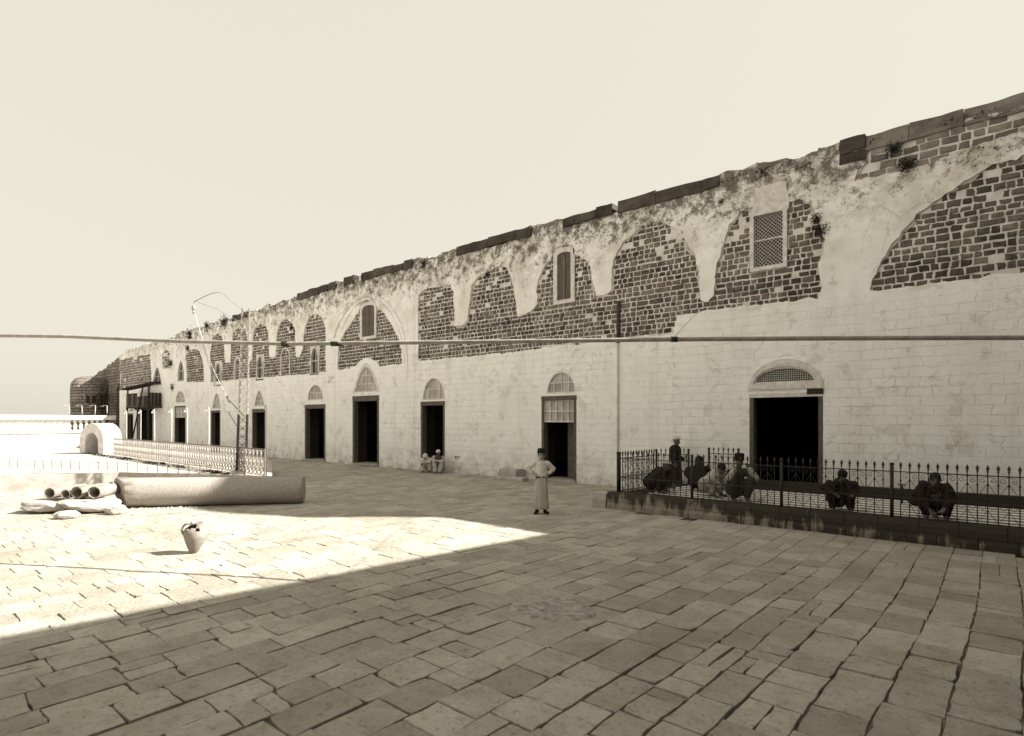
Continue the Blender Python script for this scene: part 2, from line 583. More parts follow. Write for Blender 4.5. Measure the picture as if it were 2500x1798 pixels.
def arch(x0, x1, zb, za, pointed=False, n=16):
    """outline of an arched head from (x0, zb) over the crown at za to (x1, zb)"""
    xc, hw, hh = (x0 + x1) / 2, (x1 - x0) / 2, za - zb
    pts = []
    for i in range(n + 1):
        t = math.pi - math.pi * i / n
        if pointed:
            u = math.cos(t)
            z = hh * (1 - abs(u)) ** 0.62 if abs(u) < 1 else 0
            z = hh * (1 - abs(u) ** 1.75) ** 0.92 if abs(u) < 1 else 0
        else:
            u = math.cos(t); z = hh * math.sin(t)
        pts.append((xc + hw * u, zb + z))
    return pts

# ================================================================== GROUND AND PAVING
g = link_mesh('ground', [(-700, -700, -0.035), (700, -700, -0.035), (700, 700, -0.035), (-700, 700, -0.035)], [(0, 1, 2, 3)], M['ground'])
tag(g, kind='structure')
paving = link_mesh('paving', [(-34, -6, -0.022), (4.6, -6, -0.022), (4.6, 15.58, -0.022), (-34, 15.58, -0.022)], [(0, 1, 2, 3)], M['bed'])
tag(paving, kind='structure')

PATCH = (-3.73, 4.98)
def warp(x, y):
    q = noise.noise_vector(Vector((x * 0.16, y * 0.16, 3.3)))
    r = noise.noise_vector(Vector((x * 0.9, y * 0.9, 8.3)))
    return x + q.x * 0.13 + r.x * 0.022, y + q.y * 0.20 + r.y * 0.02

slabs = []
x = -33.5
while x < 4.4:
    wd = R(0.27, 0.40)
    y = -5.5 - R(0, 0.5)
    while y < 15.5:
        ln = R(0.32, 0.62) if random.random() < 0.88 else R(0.65, 0.9)
        if random.random() < 0.10:
            f = R(0.35, 0.65)
            slabs += [(x, y, wd, ln * f), (x, y + ln * f, wd, ln * (1 - f))]
        elif random.random() < 0.07:
            f = R(0.4, 0.6)
            slabs += [(x, y, wd * f, ln), (x + wd * f, y, wd * (1 - f), ln)]
        else:
            slabs.append((x, y, wd, ln))
        y += ln
    x += wd

def slab_mesh(sx, sy, wd, ln):
    gp = 0.0035 + 0.008 * max(0, noise.noise(Vector((sx * 0.7, sy * 0.7, 1))) + 0.30)
    near = max(0.0, min(1.0, (11.5 - math.hypot(sx, sy)) / 5))
    gp = gp * (0.35 + 0.65 * near)
    cs = [(sx + gp, sy + gp), (sx + wd - gp, sy + gp), (sx + wd - gp, sy + ln - gp), (sx + gp, sy + ln - gp)]
    ring = []
    for i in range(4):
        a, b = Vector(cs[i]), Vector(cs[(i + 1) % 4])
        m = 4
        for k in range(m):
            q = a.lerp(b, k / m)
            j = 0.0 if k else 0.006
            q += Vector((R(-1, 1), R(-1, 1))) * (0.0055 + j * 0.6) * (0.3 + near)
            if k == 0 and random.random() < 0.16:
                q += (Vector((sx + wd / 2, sy + ln / 2)) - q).normalized() * R(0.008, 0.03)
            ring.append(q)
    c = sum(ring, Vector((0, 0))) / len(ring)
    zt = R(-0.007, 0.007) * (0.35 + 0.65 * near)
    tx, ty = R(-1, 1) * 0.012, R(-1, 1) * 0.012
    V, top = [], []
    n = len(ring)
    for ins, dz in ((0.0, -0.06), (0.0, -0.004), (0.004, 0.0)):
        for q in ring:
            p = q + (c - q).normalized() * ins
            X, Y = warp(p.x, p.y)
            V.append((X, Y, zt + dz + (p.x - c.x) * tx + (p.y - c.y) * ty if dz > -0.05 else dz))
    Fc = []
    for l in range(2):
        for i in range(n):
            Fc.append((l * n + i, l * n + (i + 1) % n, (l + 1) * n + (i + 1) % n, (l + 1) * n + i))
    Fc.append(tuple(2 * n + i for i in range(n)))
    return V, Fc

def seen(px, py):
    d = px * FW.x + py * FW.y
    if d < 3.4: return 0
    u = U0 + FPX * (px * RT.x + py * RT.y) / d
    if u < -60 or u > 2560: return 0
    return 1.0 / d ** 3
rank = []
for s_ in slabs:
    cx, cy = warp(s_[0] + s_[2] / 2, s_[1] + s_[3] / 2)
    if cy > 15.45 or (cx > -7.0 and cy > 11.5): continue
    rank.append((seen(cx, cy) * s_[2] * s_[3], s_))
rank.sort(key=lambda q: -q[0])
rest = MB()
for i, (a, s_) in enumerate(rank):
    V, Fc = slab_mesh(*s_)
    if i < 300:
        link_mesh('paving_slab', V, Fc, M['paving'], paving)
    else:
        rest.add(V, Fc)
tag(rest.build('paving_slabs', M['paving'], paving), kind='stuff')
# the rough patch of broken concrete in the middle of the slabs
mb = MB()
n = 26
ring_v = []
for i in range(9):
    for j in range(n):
        a = 2 * math.pi * j / n
        r = (i / 8) * (1 + 0.13 * noise.noise(Vector((math.cos(a) * 1.4, math.sin(a) * 1.4, 2))))
        px_, py_ = PATCH[0] + math.cos(a) * r * 0.50, PATCH[1] + math.sin(a) * r * 0.44
        z = 0.016 * (1 - (i / 8) ** 3) + 0.016 * noise.noise(Vector((px_ * 7, py_ * 7, 0))) + 0.014 * noise.noise(Vector((px_ * 22, py_ * 22, 0))) - (0.035 if i == 8 else 0)
        ring_v.append((px_, py_, z + 0.008))
mb.add(ring_v, [(i * n + j, (i + 1) * n + j, (i + 1) * n + (j + 1) % n, i * n + (j + 1) % n) for i in range(8) for j in range(n)])
M['patch'] = simple('broken_concrete', 0.42, 0.20, 14, bump=1.0, bscale=30)
tag(mb.build('rough_patch', M['patch'], paving, True))

# ================================================================== THE LONG BUILDING
bld = thing('long_building', 'long whitewashed building with dark stone arch panels, row of black doorways and ragged coping', 'building', (-26, D, 0))
class Off:                       # children are written in world metres
    pass
bld.location = (0, 0, 0)

TOPZ = 8.30
X_R, X_L = 5.2, -56.3
panels = {}
panels['band'] = WP(3, [(288, 890), (288, 520), (310, 490), (400, 468), (470, 455), (488, 500), (490, 560), (495, 600), (490, 690), (540, 692), (565, 655), (575, 600), (580, 560), (590, 460), (620, 420), (680, 382), (750, 350), (800, 365), (830, 450), (845, 560), (855, 640), (900, 620), (935, 600), (965, 570), (958, 490), (970, 440), (1000, 360), (1040, 318), (1058, 250), (1110, 232), (1165, 245), (1175, 290), (1220, 300), (1260, 320), (1280, 400), (1290, 480), (1300, 525), (1350, 515), (1385, 495)]) + \
    WP(4, [(228, 960), (250, 880), (300, 800), (400, 720), (500, 685), (600, 740), (650, 790), (700, 870), (720, 950), (730, 1060), (738, 1145), (780, 1150), (812, 1120), (830, 950), (870, 810), (910, 700), (965, 640), (1035, 610), (1240, 575), (1300, 560), (1380, 600), (1420, 680), (1450, 800), (1430, 900), (1420, 950), (1430, 1050), (1425, 1130), (1100, 1165), (830, 1195), (598, 1232), (588, 1330), (260, 1372)]) + \
    WP(3, [(1100, 803), (860, 835), (560, 865)])
panels['great_arch'] = WP(2, [(1240, 830), (1250, 650), (1290, 560), (1340, 490), (1390, 420), (1408, 345), (1460, 330), (1512, 345), (1525, 385), (1580, 430), (1640, 530), (1680, 620), (1700, 700), (1700, 782), (1540, 800), (1520, 765), (1450, 742), (1400, 765), (1375, 802)])
panels['row'] = WP(2, [(340, 915), (335, 700), (350, 600), (390, 565), (420, 590), (435, 640), (442, 775), (478, 775), (485, 640), (500, 560), (540, 520), (585, 540), (603, 600), (605, 758), (632, 758), (640, 600), (650, 530), (690, 500), (730, 510), (750, 560), (758, 735), (798, 735), (808, 600), (820, 520), (850, 480), (880, 465), (920, 490), (940, 550), (945, 732), (972, 735), (990, 690), (1000, 620), (1010, 520), (1040, 450), (1080, 425), (1130, 450), (1155, 510), (1160, 600), (1158, 840), (1030, 855), (830, 870), (600, 890)])
panels['left_bay'] = WP(2, [(170, 915), (160, 720), (190, 682), (250, 680), (280, 740), (290, 820), (292, 912)])
panels['right_arch'] = WP(4, [(1710, 1095), (1740, 1020), (1790, 910), (1830, 840), (1900, 750), (1990, 650), (2090, 570), (2205, 495)]) + [(-0.4, 7.22), (0.2, 7.32), (0.9, 7.15), (1.6, 6.6), (2.2, 5.7), (2.4, 5.0)]
panels['parapet'] = WP(4, [(1620, 462), (1650, 385), (1702, 345), (1704, 240)]) + [(-1.4, 8.27), (0.5, 8.27), (4.0, 8.27), (4.0, 7.85), (0.5, 7.76)] + WP(4, [(2205, 290), (2080, 350), (1900, 400), (1750, 432)])
panels['far_bay'] = WP(1, [(555, 665), (560, 375), (720, 345), (850, 330), (862, 560), (860, 640), (700, 660)])
panels['far_strip'] = WP(1, [(967, 470), (962, 330), (1000, 290), (1035, 310), (1040, 470)])
for k in panels:
    panels[k] = ragged(panels[k], 0.09, 0.038)

# -- openings of the doors, fanlights and upper windows
def xr(k, a, b, y):
    return W(k, a, y)[0], W(k, b, y)[0]

doors = []    # x0, x1, top, frame width, lintel height, fanlight (x0,x1,zb,za,pointed,cols,rows), transom
def door(k, a, b, top, fan=None, lint=None, transom=None, fw=0.09, bottom=0.03):
    x0, x1 = xr(k, a, b, top)
    zt = W(k, (a + b) / 2, top)[1]
    f = None
    if fan:
        fa, fb, base, apex, pointed, cols, rows = fan
        fx0, fx1 = xr(k, fa, fb, base)
        f = (fx0, fx1, W(k, (fa + fb) / 2, base)[1], W(k, (fa + fb) / 2, apex)[1], pointed, cols, rows)
    tr = None
    if transom:
        tr = (W(k, (a + b) / 2, transom[1])[1], transom[2], transom[3])
    doors.append(dict(x0=x0, x1=x1, z=zt, fan=f, lint=lint or 0.10, tr=tr, fw=fw, b=bottom))
door(5, 937, 1388, 404, fan=(965, 1345, 345, 240, False, 0, 0), lint=0.10, fw=0.10)
door(3, 990, 1188, 1088, fan=(1018, 1185, 1075, 950, False, 4, 2), lint=0.16, transom=(1120, 1235, 5, 2), fw=0.10)
door(3, 303, 440, 1120, fan=(313, 440, 1112, 985, False, 4, 2), lint=0.16, fw=0.10)
door(2, 1350, 1538, 1010, fan=(1365, 1528, 985, 800, True, 6, 3), lint=0.24, fw=0.13)
door(2, 1010, 1157, 1072, fan=(1030, 1140, 1042, 930, False, 5, 2), lint=0.20, fw=0.13)
door(2, 635, 730, 1103, fan=(650, 722, 1085, 970, True, 3, 3), lint=0.20, fw=0.12)
door(2, 342, 409, 1114, fan=(350, 413, 1103, 990, True, 4, 3), lint=0.14, fw=0.10)
door(2, 83, 162, 1082, fan=(90, 157, 1060, 975, False, 4, 3), lint=0.10, transom=(1090, 1163, 3, 2), fw=0.10)
door(8, 930, 1012, 903, fan=(950, 1020, 885, 780, True, 3, 2), lint=0.14, fw=0.12)
dark_open = [W(8, 1060, 1000)[0], W(8, 1300, 1000)[0], W(8, 1180, 850)[1]]

wins = []   # kind, x0, x1, z0, z1 (top / apex)
def win(k, kind, a, b, top, bot):
    x0, x1 = xr(k, a, b, (top + bot) / 2)
    wins.append((kind, x0, x1, W(k, (a + b) / 2, bot)[1], W(k, (a + b) / 2, top)[1]))
win(4, 'lattice', 1045, 1212, 645, 945)
win(3, 'shutter', 1070, 1162, 262, 550)
win(2, 'shutter', 1410, 1508, 358, 595)
win(2, 'arched', 1050, 1103, 665, 855)
win(2, 'arched', 665, 711, 725, 895)
win(2, 'arched', 368, 411, 775, 935)
win(2, 'arched', 108, 146, 768, 900)
win(8, 'arched', 1300, 1425, 235, 480)

def win_outline(wn):
    kind, x0, x1, z0, z1 = wn
    if kind == 'lattice':
        return [(x0, z0), (x0, z1), (x1, z1), (x1, z0)]
    rise = (x1 - x0) * (0.18 if kind == 'shutter' else 0.75)
    return [(x0, z0)] + arch(x0, x1, z1 - rise, z1, kind == 'arched', 12) + [(x1, z0)]

door_holes, fan_holes = [], []
for d in doors:
    door_holes.append([(d['x0'], d['b']), (d['x0'], d['z']), (d['x1'], d['z']), (d['x1'], d['b'])])
    if d['fan']:
        f = d['fan']
        fan_holes.append(arch(f[0], f[1], f[2], f[3], f[4]))
door_holes.append([(dark_open[0], 0.03), (dark_open[0], dark_open[2]), (dark_open[1], dark_open[2]), (dark_open[1], 0.03)])
win_holes = [win_outline(q) for q in wins]
small_hole = [W(3, 495, 1430), W(3, 528, 1430), W(3, 528, 1448), W(3, 497, 1448)]

def sag(x):
    return 0.0 if x > -24 else (-0.42 * (-24 - x) / 12 if x > -36 else -0.42 - 0.12 * (-36 - x) / 8)
# ragged top edge of the wall, falling away at the far end
top = [(X_R, TOPZ)]
xx = X_R
while xx > -44:
    xx -= R(0.25, 0.6)
    top.append((xx, TOPZ + sag(xx) + R(-0.05, 0.05)))
top += [(a, b - 0.25) for a, b in WP(1, [(1075, 165), (1000, 185), (850, 228), (720, 270), (610, 310), (545, 335)])]
top = [q for q in top if q[0] > X_L + 0.2] + [(X_L, top[-1][1] - 0.1)]
outer = [(X_R, -0.05)] + top + [(X_L, -0.05)]

core = slab_xz('wall', outer, door_holes + fan_holes + win_holes, D, D + 0.17, M['mortar'], bld)
slab_xz('inner_wall', outer, [[(min(q[0] for q in h) - 0.05, 0.02), (max(q[0] for q in h) + 0.05, 0.02), (max(q[0] for q in h) + 0.05, max(q[1] for q in h) + 0.1), (min(q[0] for q in h) - 0.05, max(q[1] for q in h) + 0.1)] for h in door_holes], D + 0.175, D + 0.75, M['interior'], bld)  # dark colour paints shade into the door reveals
notch = [p for p in panels.values()]
slab_xz('plaster_coat', outer, notch + door_holes + fan_holes + [win_holes[3], win_holes[6], win_holes[7], small_hole], D - 0.060, D + 0.01, M['plaster'], bld)
def shrink(poly):
    out = []
    n = len(poly)
    ar = sum(poly[i][0] * poly[(i + 1) % n][1] - poly[(i + 1) % n][0] * poly[i][1] for i in range(n))
    sg = 1 if ar > 0 else -1
    for i in range(n):
        a, b = Vector(poly[i - 1]), Vector(poly[(i + 1) % n])
        t = (b - a)
        if t.length < 1e-6: continue
        t.normalize()
        q = Vector(poly[i])
        f = max(-0.02, 0.10 * (noise.noise(Vector((q.x * 1.7, q.y * 1.7, 9.1))) + 0.25) + 0.07 * noise.noise(Vector((q.x * 7, q.y * 7, 2.2))))
        if q.y < 5.6: f = min(f, 0.012)
        q += Vector((-t.y, t.x)) * sg * f
        out.append((q.x, q.y))
    return out
slab_xz('plaster_undercoat', outer, [shrink(p) for p in notch] + door_holes + fan_holes + win_holes + [small_hole], D - 0.030, D + 0.012, M['under'], bld)
# shell of the building so that the rooms behind the doors are dark
mb = MB()
mb.box(((X_L + X_R) / 2, 24.2, 4), (X_R - X_L, 0.6, 8.0))
mb.build('rear_wall', M['mortar'], bld)
MB().box(((X_L + X_R) / 2, 20.0, 7.7), (X_R - X_L - 0.02, 8.2, 0.3)).build('roof', M['mortar'], bld)
for q in (X_L + 0.3, X_R - 0.3):
    MB().box((q, 20.12, 3.7), (0.58, 7.5, 7.5)).build('end_wall', M['mortar'], bld)
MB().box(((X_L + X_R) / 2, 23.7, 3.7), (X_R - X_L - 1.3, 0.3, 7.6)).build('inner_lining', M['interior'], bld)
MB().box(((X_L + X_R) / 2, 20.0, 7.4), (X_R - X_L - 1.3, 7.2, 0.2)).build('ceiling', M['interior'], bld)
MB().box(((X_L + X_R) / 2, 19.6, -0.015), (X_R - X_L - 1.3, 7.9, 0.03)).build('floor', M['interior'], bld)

# -- stones of the arch panels
def masonry(polys, course, width, excl, mat):
    """list of (area, verts, faces) of rough blocks filling a panel; the plaster edge overlaps them"""
    out = []
    poly = polys
    xs = [q[0] for q in poly]; zs = [q[1] for q in poly]
    z = min(zs) - 0.02
    while z < max(zs):
        ch = R(*course)
        slope = R(-0.006, 0.006)
        x = min(xs) - R(0, 0.3)
        big = random.random() < 0.16
        while x < max(xs):
            wd = R(*width)
            if big and random.random() < 0.45: wd *= 1.9
            c = (x + wd / 2, z + ch / 2)
            test = [c, (x + wd * 0.25, c[1]), (x + wd * 0.75, c[1]), (c[0], z + ch * 0.25), (c[0], z + ch * 0.75)]
            hit = sum(inside(t, poly) for t in test)
            bad = False
            xa_, xb_ = x, x + wd
            for e in excl:
                if xb_ > e[0] and xa_ < e[1] and z + ch > e[2] and z < e[3]:
                    if z + ch < e[2] + 0.06 or z > e[3] - 0.06: continue
                    if c[0] < (e[0] + e[1]) / 2: xb_ = min(xb_, e[0])
                    else: xa_ = max(xa_, e[1])
            bad = xb_ - xa_ < 0.08
            if hit >= 2 and not bad and random.random() < (0.985 if c[1] < 6.6 else 0.90):
                gx, gz = R(0.012, 0.026), R(0.012, 0.022)
                x0, x1, z0, z1 = xa_ + gx, xb_ - gx, z + gz + slope, z + ch - gz + slope
                j = lambda: R(-0.014, 0.014)
                mx, mz = (x0 + x1) / 2, (z0 + z1) / 2
                ring = [(x0 + j(), z0 + j()), (mx + j(), z0 + j() * 0.8), (x1 + j(), z0 + j()), (x1 + j() * 0.8, mz + j()), (x1 + j(), z1 + j()), (mx + j(), z1 + j() * 0.8), (x0 + j(), z1 + j()), (x0 + j() * 0.8, mz + j())]
                pr = R(0.012, 0.034)
                V = [(a, D + 0.01, b) for a, b in ring]
                V += [(a, D - pr * 0.55, b) for a, b in ring]
                V += [(mx + (a - mx) * 0.86, D - pr, mz + (b - mz) * 0.80) for a, b in ring]
                V.append((mx + R(-.02, .02), D - pr - R(0.0, 0.008), mz))
                Fc = []
                for l in (0, 8):
                    Fc += [(l + i, l + (i + 1) % 8, l + 8 + (i + 1) % 8, l + 8 + i) for i in range(8)]
                Fc += [(16 + i, 16 + (i + 1) % 8, 24) for i in range(8)]
                out.append((c, wd * ch, V, Fc))
            x += wd
        z += ch
    return out

wex = [(q[1] - 0.06, q[2] + 0.06, q[3] - 0.05, q[4] + 0.05) for q in wins]
allst = []
for name, poly in panels.items():
    pm = slab_xz('masonry_panel', poly, win_holes, D - 0.004, D + 0.005, M['mortar'], bld)
    far = name in ('far_bay', 'far_strip')
    if name == 'parapet':
        st = masonry(poly, (0.15, 0.24), (0.2, 0.42), wex, 0)
    elif far:
        st = masonry(poly, (0.16, 0.22), (0.3, 0.6), wex, 0)
    else:
        st = masonry(poly, (0.125, 0.170), (0.13, 0.28), wex, 0)
    mt = M['rubble'] if far or name == 'parapet' else M['basalt']
    for c, a, V, Fc in st:
        d = c[0] * FW.x + D * FW.y
        allst.append((a / d ** 3, V, Fc, mt, pm))
allst.sort(key=lambda q: -q[0])
rest = {}
for i, (a, V, Fc, mt, pm) in enumerate(allst):
    if i < 300:
        link_mesh('stone', V, Fc, mt, pm)
    else:
        rest.setdefault(mt.name, (mt, MB()))[1].add(V, Fc)
for mt, mb in rest.values():
    tag(mb.build('stonework', mt, bld), kind='stuff')

# -- coping blocks along the parapet
dark_rng = []
for k, lst in ((4, [(0, 138), (138, 235), (265, 485), (485, 745), (745, 850), (1540, 1690)]),
               (3, [(510, 565), (565, 690), (690, 850), (850, 935), (1115, 1185), (1185, 1305), (0, 75), (75, 150), (150, 205), (210, 260)]),
               (2, [(960, 1040), (1040, 1110), (1110, 1180), (1185, 1240), (1295, 1365), (1420, 1500), (1505, 1560), (500, 560), (570, 622)])):
    ref = {4: lambda a: 640 - a * 0.255, 3: lambda a: 395 - a * 0.275, 2: lambda a: 560 - a * 0.27}[k]
    for a, b in lst:
        xa, xb = W(k, a, ref(a))[0], W(k, b, ref(b))[0]
        if xb - xa > 1.5:
            m = (xa + xb) / 2
            dark_rng += [(xa, m), (m, xb)]
        else:
            dark_rng.append((xa, xb))
dark_rng.sort()
spans = []
xx = -44.2
for a, b in dark_rng:
    if a < xx: a = xx
    while a - xx > 0.3:
        s2 = min(R(0.5, 1.1), a - xx)
        if a - xx - s2 < 0.3: s2 = a - xx
        spans.append((xx, xx + s2, False)); xx += s2
    if b - a > 0.15:
        spans.append((a, b, True)); xx = b
while xx < 4.8:
    s2 = R(0.5, 1.1); spans.append((xx, xx + s2, False)); xx += s2
def rough_block(x0, x1, y0, y1, z0, z1, jit, g=0.008, seg=3):
    V, Fc = [], []
    nx = seg + 1
    for i in range(nx):
        x = x0 + g + (x1 - x0 - 2 * g) * i / seg
        bev = 0.0
        for (y, z) in ((y0, z0), (y0 - 0.0, z0 + (z1 - z0) * 0.55), (y0 + 0.03, z1), (y1, z1), (y1, z0)):
            q = noise.noise_vector(Vector((x * 2.3, y * 5, z * 4))) * jit
            V.append((x + q.x * 0.4, y + q.y, z + q.z))
    for i in range(seg):
        for j in range(5):
            Fc.append((i * 5 + j, i * 5 + (j + 1) % 5, (i + 1) * 5 + (j + 1) % 5, (i + 1) * 5 + j))
    Fc.append((4, 3, 2, 1, 0)); Fc.append(tuple(seg * 5 + j for j in range(5)))
    return V, Fc
for a, b, dk in spans:
    if dk:
        V, Fc = rough_block(a, b, D - 0.13, D + 0.6, TOPZ + sag(a) - 0.03 + R(-.02, .02), TOPZ + sag(a) + 0.31 + R(-0.04, 0.03), 0.045)
        link_mesh('coping_block', V, Fc, M['coping_dark'], bld)
    else:
        rt_ = a > -2.75
        V, Fc = rough_block(a, b, D - 0.05 - R(0, 0.04), D + 0.6, TOPZ + sag(a) - 0.10, TOPZ + sag(a) + 0.26 + (R(-0.02, 0.02) if rt_ else R(-0.07, 0.05)), 0.035 if rt_ else 0.10, 0.006 if rt_ else 0.0, 5)
        link_mesh('coping_block', V, Fc, M['rubble'] if a > -2.75 else M['plaster'], bld)
fall = [q for q in top if q[0] < -43.5]
for (xa, za), (xb, zb) in zip(fall[:-1], fall[1:]):
    L = xa - xb
    if L < 0.05: continue
    nb_ = max(1, int(L / 0.9))
    for i in range(nb_):
        x1_, x0_ = xa - L * i / nb_, xa - L * (i + 1) / nb_
        zz = za + (zb - za) * (i + 0.5) / nb_
        V, Fc = rough_block(x0_, x1_, D - 0.05 - R(0, 0.04), D + 0.6, zz - 0.25, zz + 0.27 + R(-0.05, 0.05), 0.09, 0.0, 4)
        link_mesh('coping_block', V, Fc, M['plaster'], bld)
V, Fc = rough_block(W(4, 1536, 300)[0], W(4, 1690, 300)[0], D - 0.10, D + 0.3, 8.02, TOPZ - 0.04, 0.02)
link_mesh('coping_block', V, Fc, M['coping_dark'], bld)

# -- doors and fanlights
for i, d in enumerate(doors):
    x0, x1, zt, fw, lh = d['x0'], d['x1'], d['z'], d['fw'], d['lint']
    fy0, fy1 = D - 0.065, D + 0.16
    mb = MB()
    mb.box((x0 + fw / 2, (fy0 + fy1) / 2, (zt - lh) / 2), (fw, fy1 - fy0, zt - lh))
    mb.box((x1 - fw / 2, (fy0 + fy1) / 2, (zt - lh) / 2), (fw, fy1 - fy0, zt - lh))
    fr = mb.build('door_frame', M['wood'], bld)
    MB().box(((x0 + x1) / 2, (fy0 + fy1) / 2 - 0.004, zt - lh / 2 + 0.002), (x1 - x0 + 0.02, fy1 - fy0, lh)).build('lintel', M['white_paint'] if i == 0 else M['wood'], fr)
    MB().box(((x0 + x1) / 2, D + 0.3, 0.035), (x1 - x0 - 0.01, 0.9, 0.07)).build('threshold', M['limestone'], fr)
    if i == 0:
        MB().box((x1 - 0.17, fy0 - 0.012, zt + 0.02), (0.36, 0.03, 0.13)).build('lintel_dark_patch', M['wood_dark'], fr)  # thin dark box for the dark patch at the lintel's right end
    if d['tr']:
        zb, cols, rows = d['tr']
        zu = zt - lh
        a, b = x0 + fw, x1 - fw
        t = 0.035
        mb = MB()
        for c in range(cols + 1):
            mb.box((a + (b - a) * c / cols, D - 0.01, (zb + zu) / 2), (t, 0.05, zu - zb))
        for r in range(rows + 1):
            mb.box(((a + b) / 2, D - 0.014, zb + (zu - zb) * r / rows), (b - a, 0.05, t))
        tr = mb.build('transom_light', M['white_paint'], bld)
        for c in range(cols):
            for r in range(rows):
                MB().box((a + (b - a) * (c + .5) / cols, D + 0.01, zb + (zu - zb) * (r + .5) / rows), ((b - a) / cols - t, 0.01, (zu - zb) / rows - t)).build('pane', M['pane'], tr)
    if d['fan']:
        fx0, fx1, zb, za, pt, cols, rows = d['fan']
        o_ = arch(fx0, fx1, zb, za, pt, 20)
        bw_ = 0.05
        i_ = arch(fx0 + bw_, fx1 - bw_, zb + bw_, za - bw_, pt, 20)
        mb = MB()
        yy0, yy1 = D - 0.055, D + 0.05
        N = len(o_)
        for q in range(N - 1):
            mb.prism([o_[q], o_[q + 1], i_[q + 1], i_[q]][::-1], yy0, yy1)
        mb.prism([(fx0, zb), (fx1, zb), (fx1 - bw_, zb + bw_), (fx0 + bw_, zb + bw_)], yy0, yy1)
        if i == 0:
            # wide white hood and a square mesh
            fl = mb.build('fanlight', M['white_paint'], bld)
            ho = arch(W(5, 930, 380)[0], W(5, 1390, 372)[0], W(5, 1160, 378)[1], W(5, 1150, 195)[1], False, 24)
            hi = arch(fx0, fx1, zb, za, False, 24)
            hb = MB()
            for q in range(24):
                hb.prism([ho[q], ho[q + 1], hi[q + 1], hi[q]][::-1], D - 0.10, D - 0.03)
            hb.prism([ho[0], ho[-1], (fx1, zb), (fx0, zb)], D - 0.10, D - 0.03)
            hb.build('arch_hood', M['white_paint'], fl)
            mm = MB()
            c = fx0 + 0.05
            while c < fx1:
                p = clip_poly([(c, zb), (c + 0.012, zb), (c + 0.012, za), (c, za)], i_)
                if p: mm.prism(p, D + 0.0, D + 0.012)
                c += 0.052
            c = zb + 0.05
            while c < za:
                p = clip_poly([(fx0, c), (fx1, c), (fx1, c + 0.012), (fx0, c + 0.012)], i_)
                if p: mm.prism(p, D - 0.012, D - 0.001)
                c += 0.052
            mm.build('wire_mesh', M['white_iron'], fl)
        else:
            t = 0.028
            for c in range(1, cols):
                cx = fx0 + (fx1 - fx0) * c / cols
                p = clip_poly([(cx - t / 2, zb), (cx + t / 2, zb), (cx + t / 2, za), (cx - t / 2, za)], o_)
                if p: mb.prism(p, D - 0.03, D + 0.02)
            for r in range(1, rows):
                cz = zb + (za - zb) * r / rows * 0.98
                p = clip_poly([(fx0, cz - t / 2), (fx1, cz - t / 2), (fx1, cz + t / 2), (fx0, cz + t / 2)], o_)
                if p: mb.prism(p, D - 0.034, D + 0.016)
            fl = mb.build('fanlight', M['white_paint'], bld)
            for c in range(cols):
                for r in range(rows):
                    a, b = fx0 + (fx1 - fx0) * c / cols, fx0 + (fx1 - fx0) * (c + 1) / cols
                    e, f = zb + (za - zb) * r / rows, zb + (za - zb) * (r + 1) / rows
                    p = clip_poly([(a, e), (b, e), (b, f), (a, f)], i_)
                    if len(p) > 2:
                        MB().prism(p, D - 0.004, D + 0.004).build('pane', M['pane'], fl)
# hood moulding over the central door
d = doors[3]['fan']
ho = arch(d[0] - 0.14, d[1] + 0.14, d[2] - 0.02, d[3] + 0.16, True, 20); hi = arch(d[0], d[1], d[2], d[3], True, 20)
mb = MB()
for q in range(20):
    mb.prism([ho[q], ho[q + 1], hi[q + 1], hi[q]][::-1], D - 0.075, D - 0.03)
mb.build('arch_hood', M['white_paint'], bld)
# half-open leaf in the doorway behind the boy
d = doors[1]
MB().box(((d['x0'] + d['x1']) / 2 + 0.28, D + 0.42, 1.0), (0.62, 0.05, 1.9), rz=rad(-18)).build('door_leaf', M['wood'], bld)
# threshold-height opening under the wooden balcony: lintel beam
MB().box(((dark_open[0] + dark_open[1]) / 2, D - 0.05, dark_open[2] + 0.1), (dark_open[1] - dark_open[0] + 0.5, 0.22, 0.2)).build('lintel_beam', M['wood_dark'], bld)

